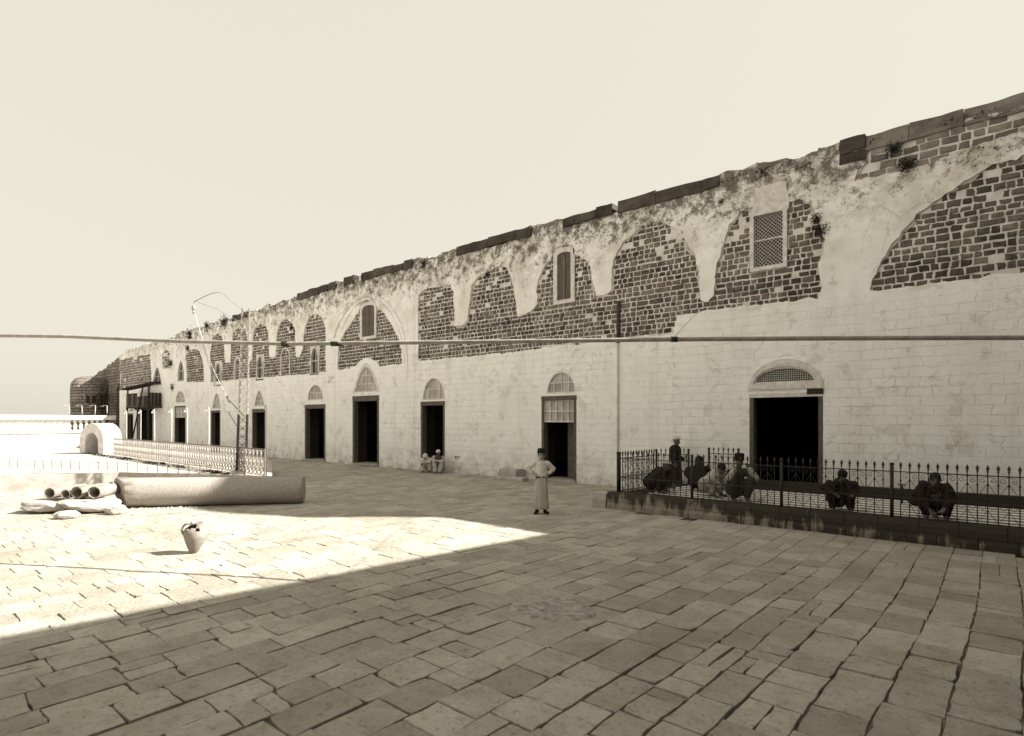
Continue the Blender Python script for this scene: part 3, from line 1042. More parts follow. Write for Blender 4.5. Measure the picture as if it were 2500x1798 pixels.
# -- upper windows
for (kind, x0, x1, z0, z1), hole in zip(wins, win_holes):
    wd, hg = x1 - x0, z1 - z0
    if kind == 'lattice':
        mb = MB()
        f = 0.10
        for cx, cz, sx, sz in (((x0 + x1) / 2, z1 + f / 2, wd + 2 * f, f), ((x0 + x1) / 2, z0 - f / 2, wd + 2 * f, f), (x0 - f / 2, (z0 + z1) / 2, f, hg), (x1 + f / 2, (z0 + z1) / 2, f, hg)):
            mb.box((cx, D - 0.01, cz), (sx, 0.14, sz))
        fr = mb.build('lattice_window', M['white_paint'], bld)
        MB().box(((x0 + x1) / 2, D - 0.03, (z0 + z1) / 2 + 0.02), (wd - 0.002, 0.03, 0.03)).build('mid_bar', M['white_paint'], fr)
        mb = MB()
        rect = [(x0, z0), (x1, z0), (x1, z1), (x0, z1)]
        for sgn in (1, -1):
            c = -hg
            while c < wd + hg:
                a0 = (x0 + c, z0); a1 = (x0 + c + sgn * hg, z1)
                if sgn < 0: a0 = (x0 + c, z0); a1 = (x0 + c - hg, z1)
                p = clip_poly([(a0[0] - .0095, a0[1]), (a0[0] + .0095, a0[1]), (a1[0] + .0095, a1[1]), (a1[0] - .0095, a1[1])], rect)
                if len(p) > 2: mb.prism(p if sgn > 0 else p, D - 0.022 + 0.006 * sgn, D - 0.018 + 0.006 * sgn)
                c += 0.095
        mb.build('lattice', M['white_iron'], fr)
        MB().box(((x0 + x1) / 2, D + 0.12, (z0 + z1) / 2), (wd, 0.03, hg)).build('backing', M['wood_dark'], fr)  # dark sheet stands in for the unlit room behind the lattice
        # limewashed block above the window
        a, b, c, e = W(4, 1042, 655), W(4, 1238, 620), W(4, 1238, 455), W(4, 1055, 500)
        V, Fc = [], []
        slab_xz('whitewashed_block', ragged([a, b, c, e], 0.15, 0.04), [], D - 0.075, D + 0.0, M['white_paint'], bld)
    else:
        iw = 0.05 if kind == 'shutter' else 0.025
        ins = win_outline((kind, x0 + iw, x1 - iw, z0 + iw, z1 - iw))
        ow = 0.10 if kind == 'shutter' else 0.055
        out = win_outline((kind, x0 - ow, x1 + ow, z0 - ow * 0.8, z1 + ow))
        mb = MB()
        N = len(out)
        for q in range(N):
            mb.prism([out[q], out[(q + 1) % N], ins[(q + 1) % N], ins[q]][::-1], D - 0.06, D + 0.06)
        fr = mb.build('shuttered_window' if kind == 'shutter' else 'arched_window', M['white_paint'], bld)
        if kind == 'shutter':
            mb = MB()
            z = z0 + 0.07
            while z < z1 - 0.08:
                hw = wd / 2 - 0.055
                if z > z1 - 0.2: hw *= 0.86
                for s_ in (-1, 1):
                    mb.box(((x0 + x1) / 2 + s_ * (hw / 2 + 0.012), D, z), (hw - 0.03, 0.035, 0.03), m=Matrix.Rotation(rad(32), 3, 'X'))
                z += 0.042
            mb.build('louvres', M['shutter'], fr)
            slab_xz('backing', win_outline((kind, x0 + 0.01, x1 - 0.01, z0 + 0.01, z1 - 0.01)), [], D + 0.03, D + 0.05, M['shutter'], fr)
            MB().box(((x0 + x1) / 2, D - 0.02, (z0 + z1) / 2 - 0.05), (0.05, 0.05, hg - 0.2)).build('meeting_stile', M['shutter'], fr)
        else:
            slab_xz('pane', win_outline((kind, x0 + 0.01, x1 - 0.01, z0 + 0.01, z1 - 0.01)), [], D + 0.07, D + 0.08, M['pane_dark'], fr)
            mb = MB()
            mb.box(((x0 + x1) / 2, D + 0.045, (z0 + z1) / 2 - 0.06), (0.03, 0.03, hg - 0.25))
            for q in (0.5,):
                mb.box(((x0 + x1) / 2, D + 0.041, z0 + hg * q), (wd - 0.06, 0.03, 0.04))
            mb.build('glazing_bars', M['white_paint'], fr)

# -- blind arches, the great arch moulding, pilaster trims
def arch_band(pts, wdt, y0, y1, name, mat):
    mb = MB()
    for q in range(len(pts) - 1):
        a, b = Vector(pts[q]), Vector(pts[q + 1])
        t0 = (Vector(pts[min(q + 1, len(pts) - 1)]) - Vector(pts[max(q - 1, 0)])).normalized()
        t1 = (Vector(pts[min(q + 2, len(pts) - 1)]) - Vector(pts[q])).normalized()
        n0, n1 = Vector((-t0.y, t0.x)) * wdt / 2, Vector((-t1.y, t1.x)) * wdt / 2
        pl = [tuple(a - n0), tuple(b - n1), tuple(b + n1), tuple(a + n0)]
        mb.prism(pl, y0, y1)
    return mb.build(name, mat, bld)
def smooth_pts(pts, n=4):
    out = []
    for i in range(len(pts) - 1):
        p0, p1, p2, p3 = [Vector(pts[max(0, min(len(pts) - 1, i + k))]) for k in (-1, 0, 1, 2)]
        for k in range(n):
            t = k / n
            out.append(tuple(0.5 * ((2 * p1) + (-p0 + p2) * t + (2 * p0 - 5 * p1 + 4 * p2 - p3) * t * t + (-p0 + 3 * p1 - 3 * p2 + p3) * t ** 3)))
    out.append(tuple(pts[-1]))
    return out
gm = smooth_pts(WP(2, [(1742, 880), (1738, 760), (1725, 650), (1690, 510), (1640, 410), (1580, 345), (1510, 305), (1450, 292), (1390, 318), (1330, 370), (1280, 440), (1240, 520), (1215, 600)]))
arch_band(gm, 0.14, D - 0.115, D - 0.03, 'arch_moulding', M['plaster'])
gm2 = smooth_pts(WP(2, [(1715, 780), (1712, 680), (1672, 540), (1622, 432), (1570, 372), (1510, 335), (1450, 322), (1400, 345), (1345, 400), (1298, 480), (1262, 560)]))
arch_band(gm2, 0.09, D - 0.09, D - 0.03, 'arch_moulding', M['plaster'])
for k, a, b, tp, bt in ((2, 838, 900, 672, 868), (2, 505, 552, 735, 890), (1, 1655, 1700, 370, 560)):
    x0, x1 = xr(k, a, b, (tp + bt) / 2)
    z0, z1 = W(k, (a + b) / 2, bt)[1], W(k, (a + b) / 2, tp)[1]
    rise = (x1 - x0) * 0.6
    arch_band([(x0, z0)] + arch(x0, x1, z1 - rise, z1, False, 10) + [(x1, z0)], 0.07, D - 0.055, D - 0.001, 'blind_arch', M['mortar'])
# engaged half-columns of the whitewashed bay divisions
def pilaster(k, a, b, ytop, zb=0.0):
    x0, x1 = xr(k, a, b, ytop)
    zt = W(k, (a + b) / 2, ytop)[1]
    mb = MB()
    pts = []
    for i in range(7):
        t = math.pi * i / 6
        pts.append(((x0 + x1) / 2 - (x1 - x0) / 2 * math.cos(t), D - 0.035 - 0.07 * math.sin(t)))
    V = [(x, y, zb) for x, y in pts] + [(x, y, zt) for x, y in pts]
    Fc = [(i, i + 1, 8 + i, 7 + i) for i in range(6)] + [tuple(range(7, 14))]
    return link_mesh('pilaster', V, Fc, M['plaster'], bld, False)
pilaster(3, 228, 272, 500)
pilaster(2, 1180, 1228, 640)
pilaster(2, 296, 328, 660)
pilaster(8, 1450, 1560, 250)
x_, z_ = W(2, 1188, 900)
MB().ell((x_, D - 0.10, z_), (0.17, 0.12, 0.15)).ell((x_ + 0.22, D - 0.09, z_ + 0.16), (0.10, 0.09, 0.13)).ell((x_ - 0.18, D - 0.08, z_ + 0.13), (0.09, 0.07, 0.11)).ell((x_ + 0.03, D - 0.08, z_ + 0.24), (0.12, 0.08, 0.09)).build('carved_corbel', M['plaster'], bld, True)
# rainwater pipe and a dark tube standing in for the shaded slot above
xd, zd = W(3, 1425, 790)
zt_ = W(4, 268, 1150)[1]
MB().tube([(xd, D - 0.09, 0.02), (xd, D - 0.09, zd)], 0.035, 10).build('drainpipe_and_slot_shade', M['mortar'], bld, True)
MB().tube([(xd, D - 0.07, zd), (xd + 0.01, D - 0.07, zt_)], 0.05, 10).build('drainpipe_and_slot_shade', M['coping_dark'], bld, True)

# ================================================================== RUIN BEYOND THE FAR END
ruin = thing('ruined_wall', 'crumbling rough stone wall stepping down beyond the far end of the building', 'ruin')
tp = [(-56.5, 7.55), (-57.5, 7.5), (-58.6, 7.3), (-59.6, 7.15), (-60.8, 6.95), (-61.8, 6.7), (-63, 6.55), (-64.2, 6.4), (-65.2, 6.25), (-66.4, 6.1), (-67.6, 6.0), (-68.5, 5.6), (-68.8, 4.8)]
gap = [(-57.0, 0.02)] + arch(-58.9, -57.0, 4.0, 5.2, False, 8)[::-1] + [(-58.9, 0.02)]
slab_xz('wall', ragged([(-56.5, -0.05)] + tp + [(-68.9, -0.05)], 0.4, 0.12), [gap], D + 0.4, D + 1.2, M['ruin'], ruin)
MB().box((-57.9, D + 2.0, 2.5), (3.4, 0.3, 6)).build('recess_back', M['interior'], ruin)
tur = thing('stone_turret', 'small round stone turret with a pair of arched slit windows, at the far left end', 'tower', (0, 0, 0))
tc = (-62.3, 15.0)
prof = [(1.46, 0), (1.46, 3.0), (1.50, 3.1), (1.50, 4.9), (1.42, 5.3), (1.15, 5.65), (0.7, 5.85), (0.2, 5.92)]
mb = MB()
mb.lathe(prof, (tc[0], tc[1], 0), 28, fold=lambda t, z: 1 + 0.02 * noise.noise(Vector((math.cos(t) * 3, math.sin(t) * 3, z * 2))))
mb.build('tower_wall', M['ruin'], tur, False)
for da in (-0.15, 0.15):
    a = math.atan2(-tc[1], -tc[0]) + da
    mb = MB()
    o_ = arch(-0.14, 0.14, 0.25, 0.5, True, 8)
    pl = [(-0.14, -0.2)] + o_ + [(0.14, -0.2)]
    mb.prism(pl, -0.05, 0.05)
    q = mb.build('slit_window', M['interior'], tur)
    q.location = (tc[0] + math.cos(a) * 1.50, tc[1] + math.sin(a) * 1.50, 3.72)
    q.rotation_euler = (0, 0, a + math.pi / 2)

# ================================================================== EAST RANGE AND DOME, right of the picture
east = thing('side_range', 'tall plain dark stone range closing the courtyard beyond the right edge, shading the paving', 'building')
ea = math.atan2(0.7, 6.0)
def EX(y): return 4.7 + (y - 16) * 0.7 / 6.0
mb = MB()
yA, yB = -14.0, 24.0
hh = 10.3
for side in (0,):
    V = [(EX(yA), yA, -0.03), (EX(yB), yB, -0.03), (EX(yB) + 7, yB, -0.03), (EX(yA) + 7, yA, -0.03)]
    V += [(a, b, hh) for a, b, c in V]
    mb.add(V, [(3, 2, 1, 0), (4, 5, 6, 7), (0, 1, 5, 4), (1, 2, 6, 5), (2, 3, 7, 6), (3, 0, 4, 7)])
mb.build('wall', M['east'], east)
for i in range(6):
    yy = -11 + i * 4.2
    mb = MB().prism([(-0.6, 0)] + arch(-0.6, 0.6, 2.2, 2.9, True, 10) + [(0.6, 0)], -0.03, 0.12)
    q = mb.build('door', M['wood_dark'], east)
    q.location = (EX(yy), yy, 0.0); q.rotation_euler = (0, 0, math.pi / 2 - ea + math.pi)
    mb = MB().prism([(-0.45, 0)] + arch(-0.45, 0.45, 1.1, 1.5, True, 10) + [(0.45, 0)], -0.03, 0.12)
    q = mb.build('window', M['shutter'], east)
    q.location = (EX(yy), yy, 5.2); q.rotation_euler = (0, 0, math.pi / 2 - ea + math.pi)
dome = thing('domed_tower', 'round domed tower rising behind the corner beyond the right edge', 'tower')
MB().lathe([(2.0, 0), (2.0, 16.2), (2.12, 16.25), (2.12, 16.5), (1.95, 16.55), (1.85, 17.2), (1.55, 17.9), (1.0, 18.5), (0.4, 18.8), (0.1, 18.9)], (5.4, 22.2 + 2.6, 0), 32).build('tower_wall', M['plaster'], dome, True)
dome.location = (0, -2.6, 0)

# ================================================================== IRON-RAILED WASHING PLATFORM
KY, KZ = 11.5, 0.38
plat = thing('washing_platform', 'raised washing platform edged with wet, water-streaked kerb stones before the big doorway', 'platform')
MB().box((-1.2, 13.25, 0.165), (11.5, 2.75, 0.33)).build('platform_core', M['wet'], plat)
for row in range(2):
    xx = -7.05
    while xx < 4.2:
        L = R(0.36, 0.60)
        zz0, zz1 = (0.0, 0.185) if row == 0 else (0.19, KZ)
        V, Fc = rough_block(xx, xx + L, KY + R(-0.006, 0.006) - (0.012 if row == 0 else 0), KY + 0.34, zz0 - 0.01, zz1, 0.008, 0.004, 2)
        link_mesh('kerb_stone', V, Fc, M['kerb'], plat)
        xx += L
V, Fc = rough_block(-7.42, -7.06, KY - 0.03, KY + 0.32, -0.01, 0.34, 0.01, 0.004, 2)
link_mesh('kerb_stone', V, Fc, M['limestone'], plat)
yy = KY + 0.62
while yy < 14.6:
    MB().box((-1.15, yy, 0.338), (10.4, 0.16, 0.016)).build('deck_board', M['wood_pale'], plat)
    yy += 0.37
MB().box((-1.0, 14.72, 0.28), (11.0, 0.16, 0.56)).build('back_kerb', M['kerb'], plat)

rail = thing('spiked_iron_railing', 'black wrought-iron railing with spear tips and scrolls along the kerb on the right', 'railing')
RZ0, RZ1 = KZ - 0.01, 1.20
def picket_mesh(h):
    mb = MB()
    mb.tube([(0, 0, 0), (0, 0, h)], 0.0085, 5)
    mb.lathe([(0.006, h - 0.01), (0.018, h + 0.012), (0.008, h + 0.025), (0.024, h + 0.045), (0.016, h + 0.075), (0.002, h + 0.115)], seg=6)
    mb.ell((0, 0, h - 0.2), (0.015, 0.015, 0.02), 6)
    return mb
pk0 = picket_mesh(RZ1 - RZ0).build('picket', M['iron'], rail)
def scroll_mesh(sp):
    mb = MB()
    for s_ in (-1, 1):
        pts = []
        for i in range(15):
            t = i / 14
            a = math.pi * 0.5 + s_ * (-1) * t * 4.4 * math.pi / 2
            r = 0.042 * (1 - 0.72 * t)
            pts.append((s_ * (sp * 0.5) + r * math.cos(a) * 1.0, 0, 0.70 + r * math.sin(a)))
        pts = [(0, 0, 0.765)] + pts
        mb.tube(pts, 0.0045, 4)
        mb.tube([(0, 0, 0.66), (s_ * sp, 0, 0.44)], 0.0045, 4)
        mb.tube([(0, 0, 0.24), (s_ * sp, 0, 0.05)], 0.0045, 4)
        mb.tube([(s_ * sp * .5 + 0.04 * math.cos(q * .7), 0, 0.40 + 0.032 * math.sin(q * .7)) for q in range(10)], 0.0045, 4)
        mb.tube([(s_ * sp * .5 + 0.04 * math.cos(q * .7), 0, 0.29 + 0.032 * math.sin(q * .7)) for q in range(10)], 0.0045, 4)
    return mb
sc0 = scroll_mesh(0.123).build('scrollwork', M['iron'], rail)
po0 = MB().tube([(0, 0, 0), (0, 0, RZ1 - RZ0 + 0.05)], 0.028, 10).ell((0, 0, RZ1 - RZ0 + 0.07), (0.034, 0.034, 0.026), 8).build('post', M['iron'], rail, True)
first = {'p': True, 's': True, 'o': True}
def put(o, key, loc, rz=0):
    if first[key]:
        first[key] = False
        o.location = loc; o.rotation_euler = (0, 0, rz)
    else:
        share(o, rail, loc, (0, 0, rz))
def run(a, b, nbay, per, z0=RZ0):
    a, b = Vector(a), Vector(b)
    dr = (b - a); L = dr.length; dr.normalize()
    rz = math.atan2(dr.y, dr.x)
    for i in range(nbay * per + 1):
        p = a + dr * (L * i / (nbay * per))
        if i % per == 0:
            put(po0, 'o', (p.x, p.y, z0), 0)
        else:
            put(pk0, 'p', (p.x, p.y, z0), rz)
            if i % 2 == 0 and 0 < i % per < per - 1:
                put(sc0, 's', (p.x, p.y, z0), rz)
    for h, t in ((0.775, 0.016), (0.345, 0.02), (0.03, 0.018)):
        MB().bar((a.x, a.y, z0 + h), (b.x, b.y, z0 + h), 0.022, t).build('rail', M['iron'], rail)
run((-6.83, 11.62), (3.67, 11.62), 6, 14)
run((-6.83, 11.70), (-6.83, 13.5), 1, 14, 0.36)
run((-6.83, 13.5), (-6.3, 14.2), 1, 7, 0.36)
run((-5.83, 14.35), (-5.1, 14.35), 1, 6, 0.40)

# tap behind the railing
tap = thing('water_tap', 'small black T-handled water tap between railing and wall at right', 'tap', (-1.72, 13.9, KZ))
MB().tube([(0, 0, -0.03), (0, 0, 0.34)], 0.018, 8).tube([(-0.07, 0, 0.34), (0.07, 0, 0.34)], 0.012, 6).build('standpipe', M['iron'], tap)
MB().tube([(0, 0, 0.24), (0, -0.09, 0.24), (0, -0.12, 0.20)], 0.014, 6).build('spout', M['iron'], tap)
sack = thing('dark_bundle', 'low rounded dark bundle lying on the deck behind the railing at far right', 'bundle', (-1.32, 13.75, KZ - 0.02))
mb = MB().ell((0, 0, 0.10), (0.30, 0.2, 0.17)).ell((0.16, -0.03, 0.08), (0.2, 0.16, 0.12))
blob('bundle', mb, M['cloth_dark'], sack, 0.03)
jug = thing('white_jug', 'small white jug held low behind the railing near the big doorway', 'jug', (-3.95, 12.25, KZ - 0.025))
MB().lathe([(0.045, 0), (0.07, 0.05), (0.075, 0.10), (0.05, 0.16), (0.03, 0.19), (0.042, 0.22)], seg=14).build('body', M['white_paint'], jug, True)
MB().tube([(0.04, 0, 0.19), (0.10, 0, 0.17), (0.10, 0, 0.11), (0.07, 0, 0.07)], 0.008, 6).build('handle', M['white_paint'], jug)
# stone step by the second door
step = thing('stone_step', 'low pale stone block against the wall beside the doorway behind the boy', 'step')
a = W(3, 805, 1555)[0]; b = W(3, 905, 1555)[0]
V, Fc = rough_block(a, b, D - 0.62, D - 0.06, -0.02, 0.34, 0.02, 0, 3)
link_mesh('block', V, Fc, M['limestone'], step)
V, Fc = rough_block(a + 0.1, b + 0.55, D - 0.95, D - 0.64, -0.02, 0.12, 0.02, 0, 3)
link_mesh('lower_block', V, Fc, M['limestone'], step)

# ================================================================== LEFT PLATFORM, LACY WHITE RAILING, MAST
PZ = 0.45
base = thing('basin_platform', 'low white raised floor carrying the lacy white railing on the left', 'platform')
pol = [(-15.7, 8.0), (-20.3, 5.6), (-22.4, 1.0), (-26, -6.0), (-40.0, -8.0), (-40.0, 11.0), (-21.6, 11.0)]
V = [(a, b, -0.03) for a, b in pol] + [(a, b, PZ) for a, b in pol]
n = len(pol)
link_mesh('floor', V, [tuple(range(2 * n - 1, n - 1, -1))] + [(i, n + i, n + (i + 1) % n, (i + 1) % n) for i in range(n)], M['limestone'], base)
lace = thing('lacy_white_railing', 'white cast-iron railing of looped panels with hooked rods, left of the mast', 'railing')
xs_post = [W(1, u, 1300, 8.0)[0] for u in (1680, 1425, 1200, 1035, 860, 710, 560, 430)]
def ly(x): return 7.75 + (-16.5 - x) * 0.55 / 16.0
PW = 1.0
def lace_panel():
    mb = MB()
    cols = 9
    for c in range(cols):
        cx = (c + 0.5) / cols
        for cz, rz_, rx_ in ((0.61, 0.125, 0.42), (0.38, 0.125, 0.42), (0.16, 0.11, 0.42)):
            pts = [(cx + rx_ / cols * math.cos(q * math.pi / 5), 0, cz + rz_ * math.sin(q * math.pi / 5)) for q in range(11)]
            mb.tube(pts, 0.016, 4, False)
        mb.tube([(c / cols, 0, 0.04), (c / cols, 0, 0.74)], 0.012, 4)
        mb.tube([(cx, 0.0, 0.25), (cx, 0, 0.52)], 0.006, 4)
    return mb
lp0 = lace_panel().build('lace_panel', M['white_iron'], lace)
MB_right_end = -15.55
xs_all = [MB_right_end] + xs_post
def hook_rod(lean):
    mb = MB()
    pts = [(0, 0, 0), (lean * 0.5, 0, 1.0), (lean, 0, 1.88)]
    for i in range(1, 9):
        a = math.pi * i / 8
        pts.append((lean - 0.09 + 0.09 * math.cos(a), 0, 1.88 + 0.09 * math.sin(a)))
    for i in range(1, 7):
        a = math.pi * i / 6
        pts.append((lean - 0.18 - 0.055 + 0.055 * math.cos(a), 0, 1.88 - 0.055 * math.sin(a)))
    return mb.tube(pts, 0.016, 6)
for i in range(len(xs_all) - 1):
    a, b = xs_all[i], xs_all[i + 1]
    pa, pb = Vector((a, ly(a), PZ)), Vector((b, ly(b), PZ))
    L = (pb - pa).length
    o = lp0 if i == 0 else share(lp0, lace)
    o.location = pa; o.rotation_euler = (0, 0, math.atan2(pb.y - pa.y, pb.x - pa.x)); o.scale = (L, 1, 1)
    MB().bar(pa + Vector((0, 0, 0.76)), pb + Vector((0, 0, 0.76)), 0.035, 0.025).build('top_rail', M['rust'], lace)
    MB().bar(pa + Vector((0, 0, 0.04)), pb + Vector((0, 0, 0.04)), 0.03, 0.02).build('bottom_rail', M['white_iron'], lace)
    MB().box((a, ly(a), PZ + 0.38), (0.04, 0.04, 0.76)).build('post', M['white_iron'] if i else M['rust'], lace)
    if i >= 2:
        h = hook_rod(R(-0.05, 0.05)).build('hooked_rod', M['white_iron'], lace, True)
        h.location = (a, ly(a) + 0.05, PZ)
h = hook_rod(0.02).build('hooked_rod', M['rust'], lace, True)
h.location = (MB_right_end, ly(MB_right_end) + 0.05, PZ); h.scale = (0.55, 1, 1.0)

mast = thing('lattice_mast', 'tall slender lattice steel mast with curved arm and guy wires, standing in the white railing', 'mast')
mB = P(589, 1157, 17.0); mB.z = PZ
mT = P(600.5, 754, 17.0)
rt3 = Vector((RT.x, RT.y, 0)); fw3 = Vector((FW.x, FW.y, 0))
ma = rad(18)
ax1 = (rt3 * math.cos(ma) + fw3 * math.sin(ma)); ax2 = (-rt3 * math.sin(ma) + fw3 * math.cos(ma))
def mast_pt(t, i, j):
    hw = 0.125 - 0.03 * t
    return mB.lerp(mT, t) + ax1 * hw * i + ax2 * hw * j
for i, j in ((-1, -1), (1, -1), (1, 1), (-1, 1)):
    MB().bar(mast_pt(0, i, j), mast_pt(0.36, i, j), 0.034, 0.034).build('leg', M['iron'], mast)
    MB().bar(mast_pt(0.36, i, j), mast_pt(1, i, j), 0.024, 0.024).build('leg', M['mast'], mast)
nb = 20
for (c0, c1) in (((-1, -1), (1, -1)), ((1, -1), (1, 1)), ((1, 1), (-1, 1)), ((-1, 1), (-1, -1))):
    mb = MB()
    for k in range(nb):
        if k == 7:
            mb.build('lacing', M['iron'], mast); mb = MB()
        t0, t1 = k / nb, (k + 1) / nb
        mb.bar(mast_pt(t0, *c0), mast_pt(t1, *c1), 0.030, 0.006)
        mb.bar(mast_pt(t0, *c1), mast_pt(t1, *c0), 0.030, 0.006)
        if k < 6:
            mb.bar(mast_pt((k + .5) / nb, *c0), mast_pt((k + .5) / nb, *c1), 0.05, 0.006)
    mb.build('lacing', M['mast'], mast)
MB().box((mB.x, mB.y, PZ + 0.05), (0.42, 0.42, 0.1), rz=TH).build('footing', M['limestone'], mast)
def mp7(x_, y_): return P(460 + x_ / 3.398, 700 + y_ / 3.398, 17.0)
arm = [mp7(*q) for q in ((445, 188), (400, 155), (330, 95), (285, 60), (250, 47), (200, 55), (140, 80), (80, 108), (45, 128))]
MB().tube(arm, 0.010, 6).build('curved_arm', M['mast'], mast, True)
MB().tube([mp7(60, 120), mp7(250, 195), mp7(435, 300)], 0.008, 6).build('tie_rod', M['mast'], mast)
q = mp7(45, 185)
MB().tube([mp7(45, 128), q], 0.008, 5).lathe([(0.01, 0.12), (0.05, 0.08), (0.06, 0.0), (0.03, -0.06), (0.05, -0.1), (0.01, -0.16)], tuple(q), 10).build('insulator', M['pipe'], mast)
MB().tube([mp7(50, 215), mp7(120, 450), mp7(150, 560), mp7(190, 650), mp7(270, 820), mp7(330, 935)], 0.010, 5).build('guy_wire', M['white_iron'], mast)
MB().tube([mp7(330, 935), mp7(465, 1080)], 0.011, 5).build('guy_wire', M['iron'], mast)
MB().tube([mp7(120, 480), mp7(190, 720), mp7(250, 880), mp7(330, 1040)], 0.008, 5).build('guy_wire', M['white_iron'], mast)
MB().tube([mp7(330, 1040), mp7(415, 1180)], 0.010, 5).build('guy_wire', M['iron'], mast)
MB().capsule(mp7(322, 915), mp7(338, 960), 0.03, 0.02, 8).build('turnbuckle', M['rust'], mast)

# low wire edging in front of the railing
edg = thing('wire_edging', 'low looped wire edging along the platform rim behind the fallen column', 'fence')
A, B = Vector((-16.3, 7.5, PZ)), Vector((-25.2, 3.6, PZ))
for h in (0.12, 0.26):
    MB().bar(A + Vector((0, 0, h)), B + Vector((0, 0, h)), 0.008, 0.008).build('wire', M['rust'], edg)
for i in range(26):
    p = A.lerp(B, i / 25)
    MB().bar(p, p + Vector((R(-.015, .015), R(-.015, .015), 0.29)), 0.014, 0.014).build('stake', M['rust'], edg)

# stone arch at the railing's far end
sa = thing('stone_arch', 'white rounded stone arch with a dark opening at the far end of the lacy railing', 'arch', (-32.6, 8.25, PZ), rad(22))
o_ = [(-0.78, 0)] + arch(-0.78, 0.78, 0.55, 1.42, False, 16) + [(0.78, 0)]
i_ = [(-0.42, 0)] + arch(-0.42, 0.42, 0.50, 0.98, False, 16) + [(0.42, 0)]
mb = MB()
for q in range(len(o_) - 1):
    mb.prism([o_[q], o_[q + 1], i_[q + 1], i_[q]][::-1], -0.45, 0.45)
mb.build('arch_ring', M['white_paint'], sa)
MB().prism(i_, 0.41, 0.44).build('opening_back', M['interior'], sa)

# far stone balustrade on its terrace wall
bal = thing('stone_balustrade', 'white stone balustrade with turned balusters on a low terrace wall, far left', 'balustrade', (-40.3, 0, 0))
MB().box((0, -2.2, 0.62), (0.5, 26.0, 1.34)).build('terrace_wall', M['white_paint'], bal)
MB().box((0.03, -2.2, 1.36), (0.62, 26.2, 0.12)).build('plinth', M['white_paint'], bal)
MB().box((0.02, -2.2, 2.16), (0.56, 26.1, 0.26)).build('cap', M['white_paint'], bal)
bal0 = MB().lathe([(0.11, 0), (0.11, 0.06), (0.06, 0.10), (0.10, 0.26), (0.055, 0.42), (0.075, 0.47), (0.10, 0.52), (0.10, 0.62)], seg=10).build('baluster', M['white_paint'], bal, True)
yy = 10.3
k = 0
while yy > 2.2:
    o = bal0 if k == 0 else share(bal0, bal)
    o.location = (0.02, yy, 1.42)
    yy -= 0.27; k += 1
for yv in (10.5, 9.9, 9.3, 8.7):
    h = hook_rod(R(-.03, .03)).build('hooked_rod', M['white_iron'], bal, True)
    h.location = (0.0, yv, 2.28); h.scale = (1.1, 1.1, 0.30); h.rotation_euler = (0, 0, rad(90))
MB().box((0, -11, 2.4), (0.5, 0.5, 0.4)).build('cap_block', M['white_paint'], bal)

# wooden balcony in the far bay
wb = thing('wooden_balcony', 'dark timber balcony box on props against the far left bays', 'balcony')
bx0, bx1 = W(8, 1110, 700)[0], W(8, 1440, 700)[0]
bz0, bz1 = W(8, 1250, 830)[1], W(8, 1250, 520)[1]
by0 = D - 1.0
MB().box(((bx0 + bx1) / 2, (by0 + D - 0.06) / 2, bz0 + 0.06), (bx1 - bx0, D - 0.06 - by0, 0.12)).build('deck', M['wood_dark'], wb)
for k in range(12):
    xk = bx0 + (bx1 - bx0) * (k + 0.5) / 12
    hgt = (bz1 - bz0) * (0.62 if k < 6 else 0.45)
    MB().box((xk, by0 + 0.03, bz0 + 0.13 + hgt / 2), ((bx1 - bx0) / 12 - 0.03, 0.04, hgt)).build('board', M['wood_dark'] if k % 3 else M['wood'], wb)
for k in range(4):
    yk = by0 + (D - 0.1 - by0) * (k + .5) / 4
    MB().box((bx1 - 0.02, yk, bz0 + 0.13 + (bz1 - bz0) * 0.3), (0.04, 0.2, (bz1 - bz0) * 0.6)).build('board', M['wood_dark'], wb)
for xk in (bx0 + 0.08, bx1 - 0.08):
    MB().box((xk, by0 + 0.06, bz0 / 2), (0.12, 0.12, bz0)).build('prop', M['wood_dark'], wb)
    MB().box((xk, by0 + 0.10, (bz0 + bz1) / 2 + 0.1), (0.09, 0.09, bz1 - bz0)).build('corner_post', M['wood_dark'], wb)
MB().bar((bx0 - 0.5, by0 + 0.02, bz1 - 0.15), (bx1 - 0.4, D - 0.1, bz1 + 0.3), 0.9, 0.05).build('awning_board', M['wood_dark'], wb)
ladder = thing('leaning_pole', 'long dark pole leaning on the wooden balcony at far left', 'pole')
MB().bar((W(8, 1030, 1280, 14.3)[0], 14.0, 0.0), (W(8, 1105, 520, 14.3)[0], 14.45, W(8, 1105, 520, 14.3)[1]), 0.07, 0.07).build('pole', M['wood_dark'], ladder)

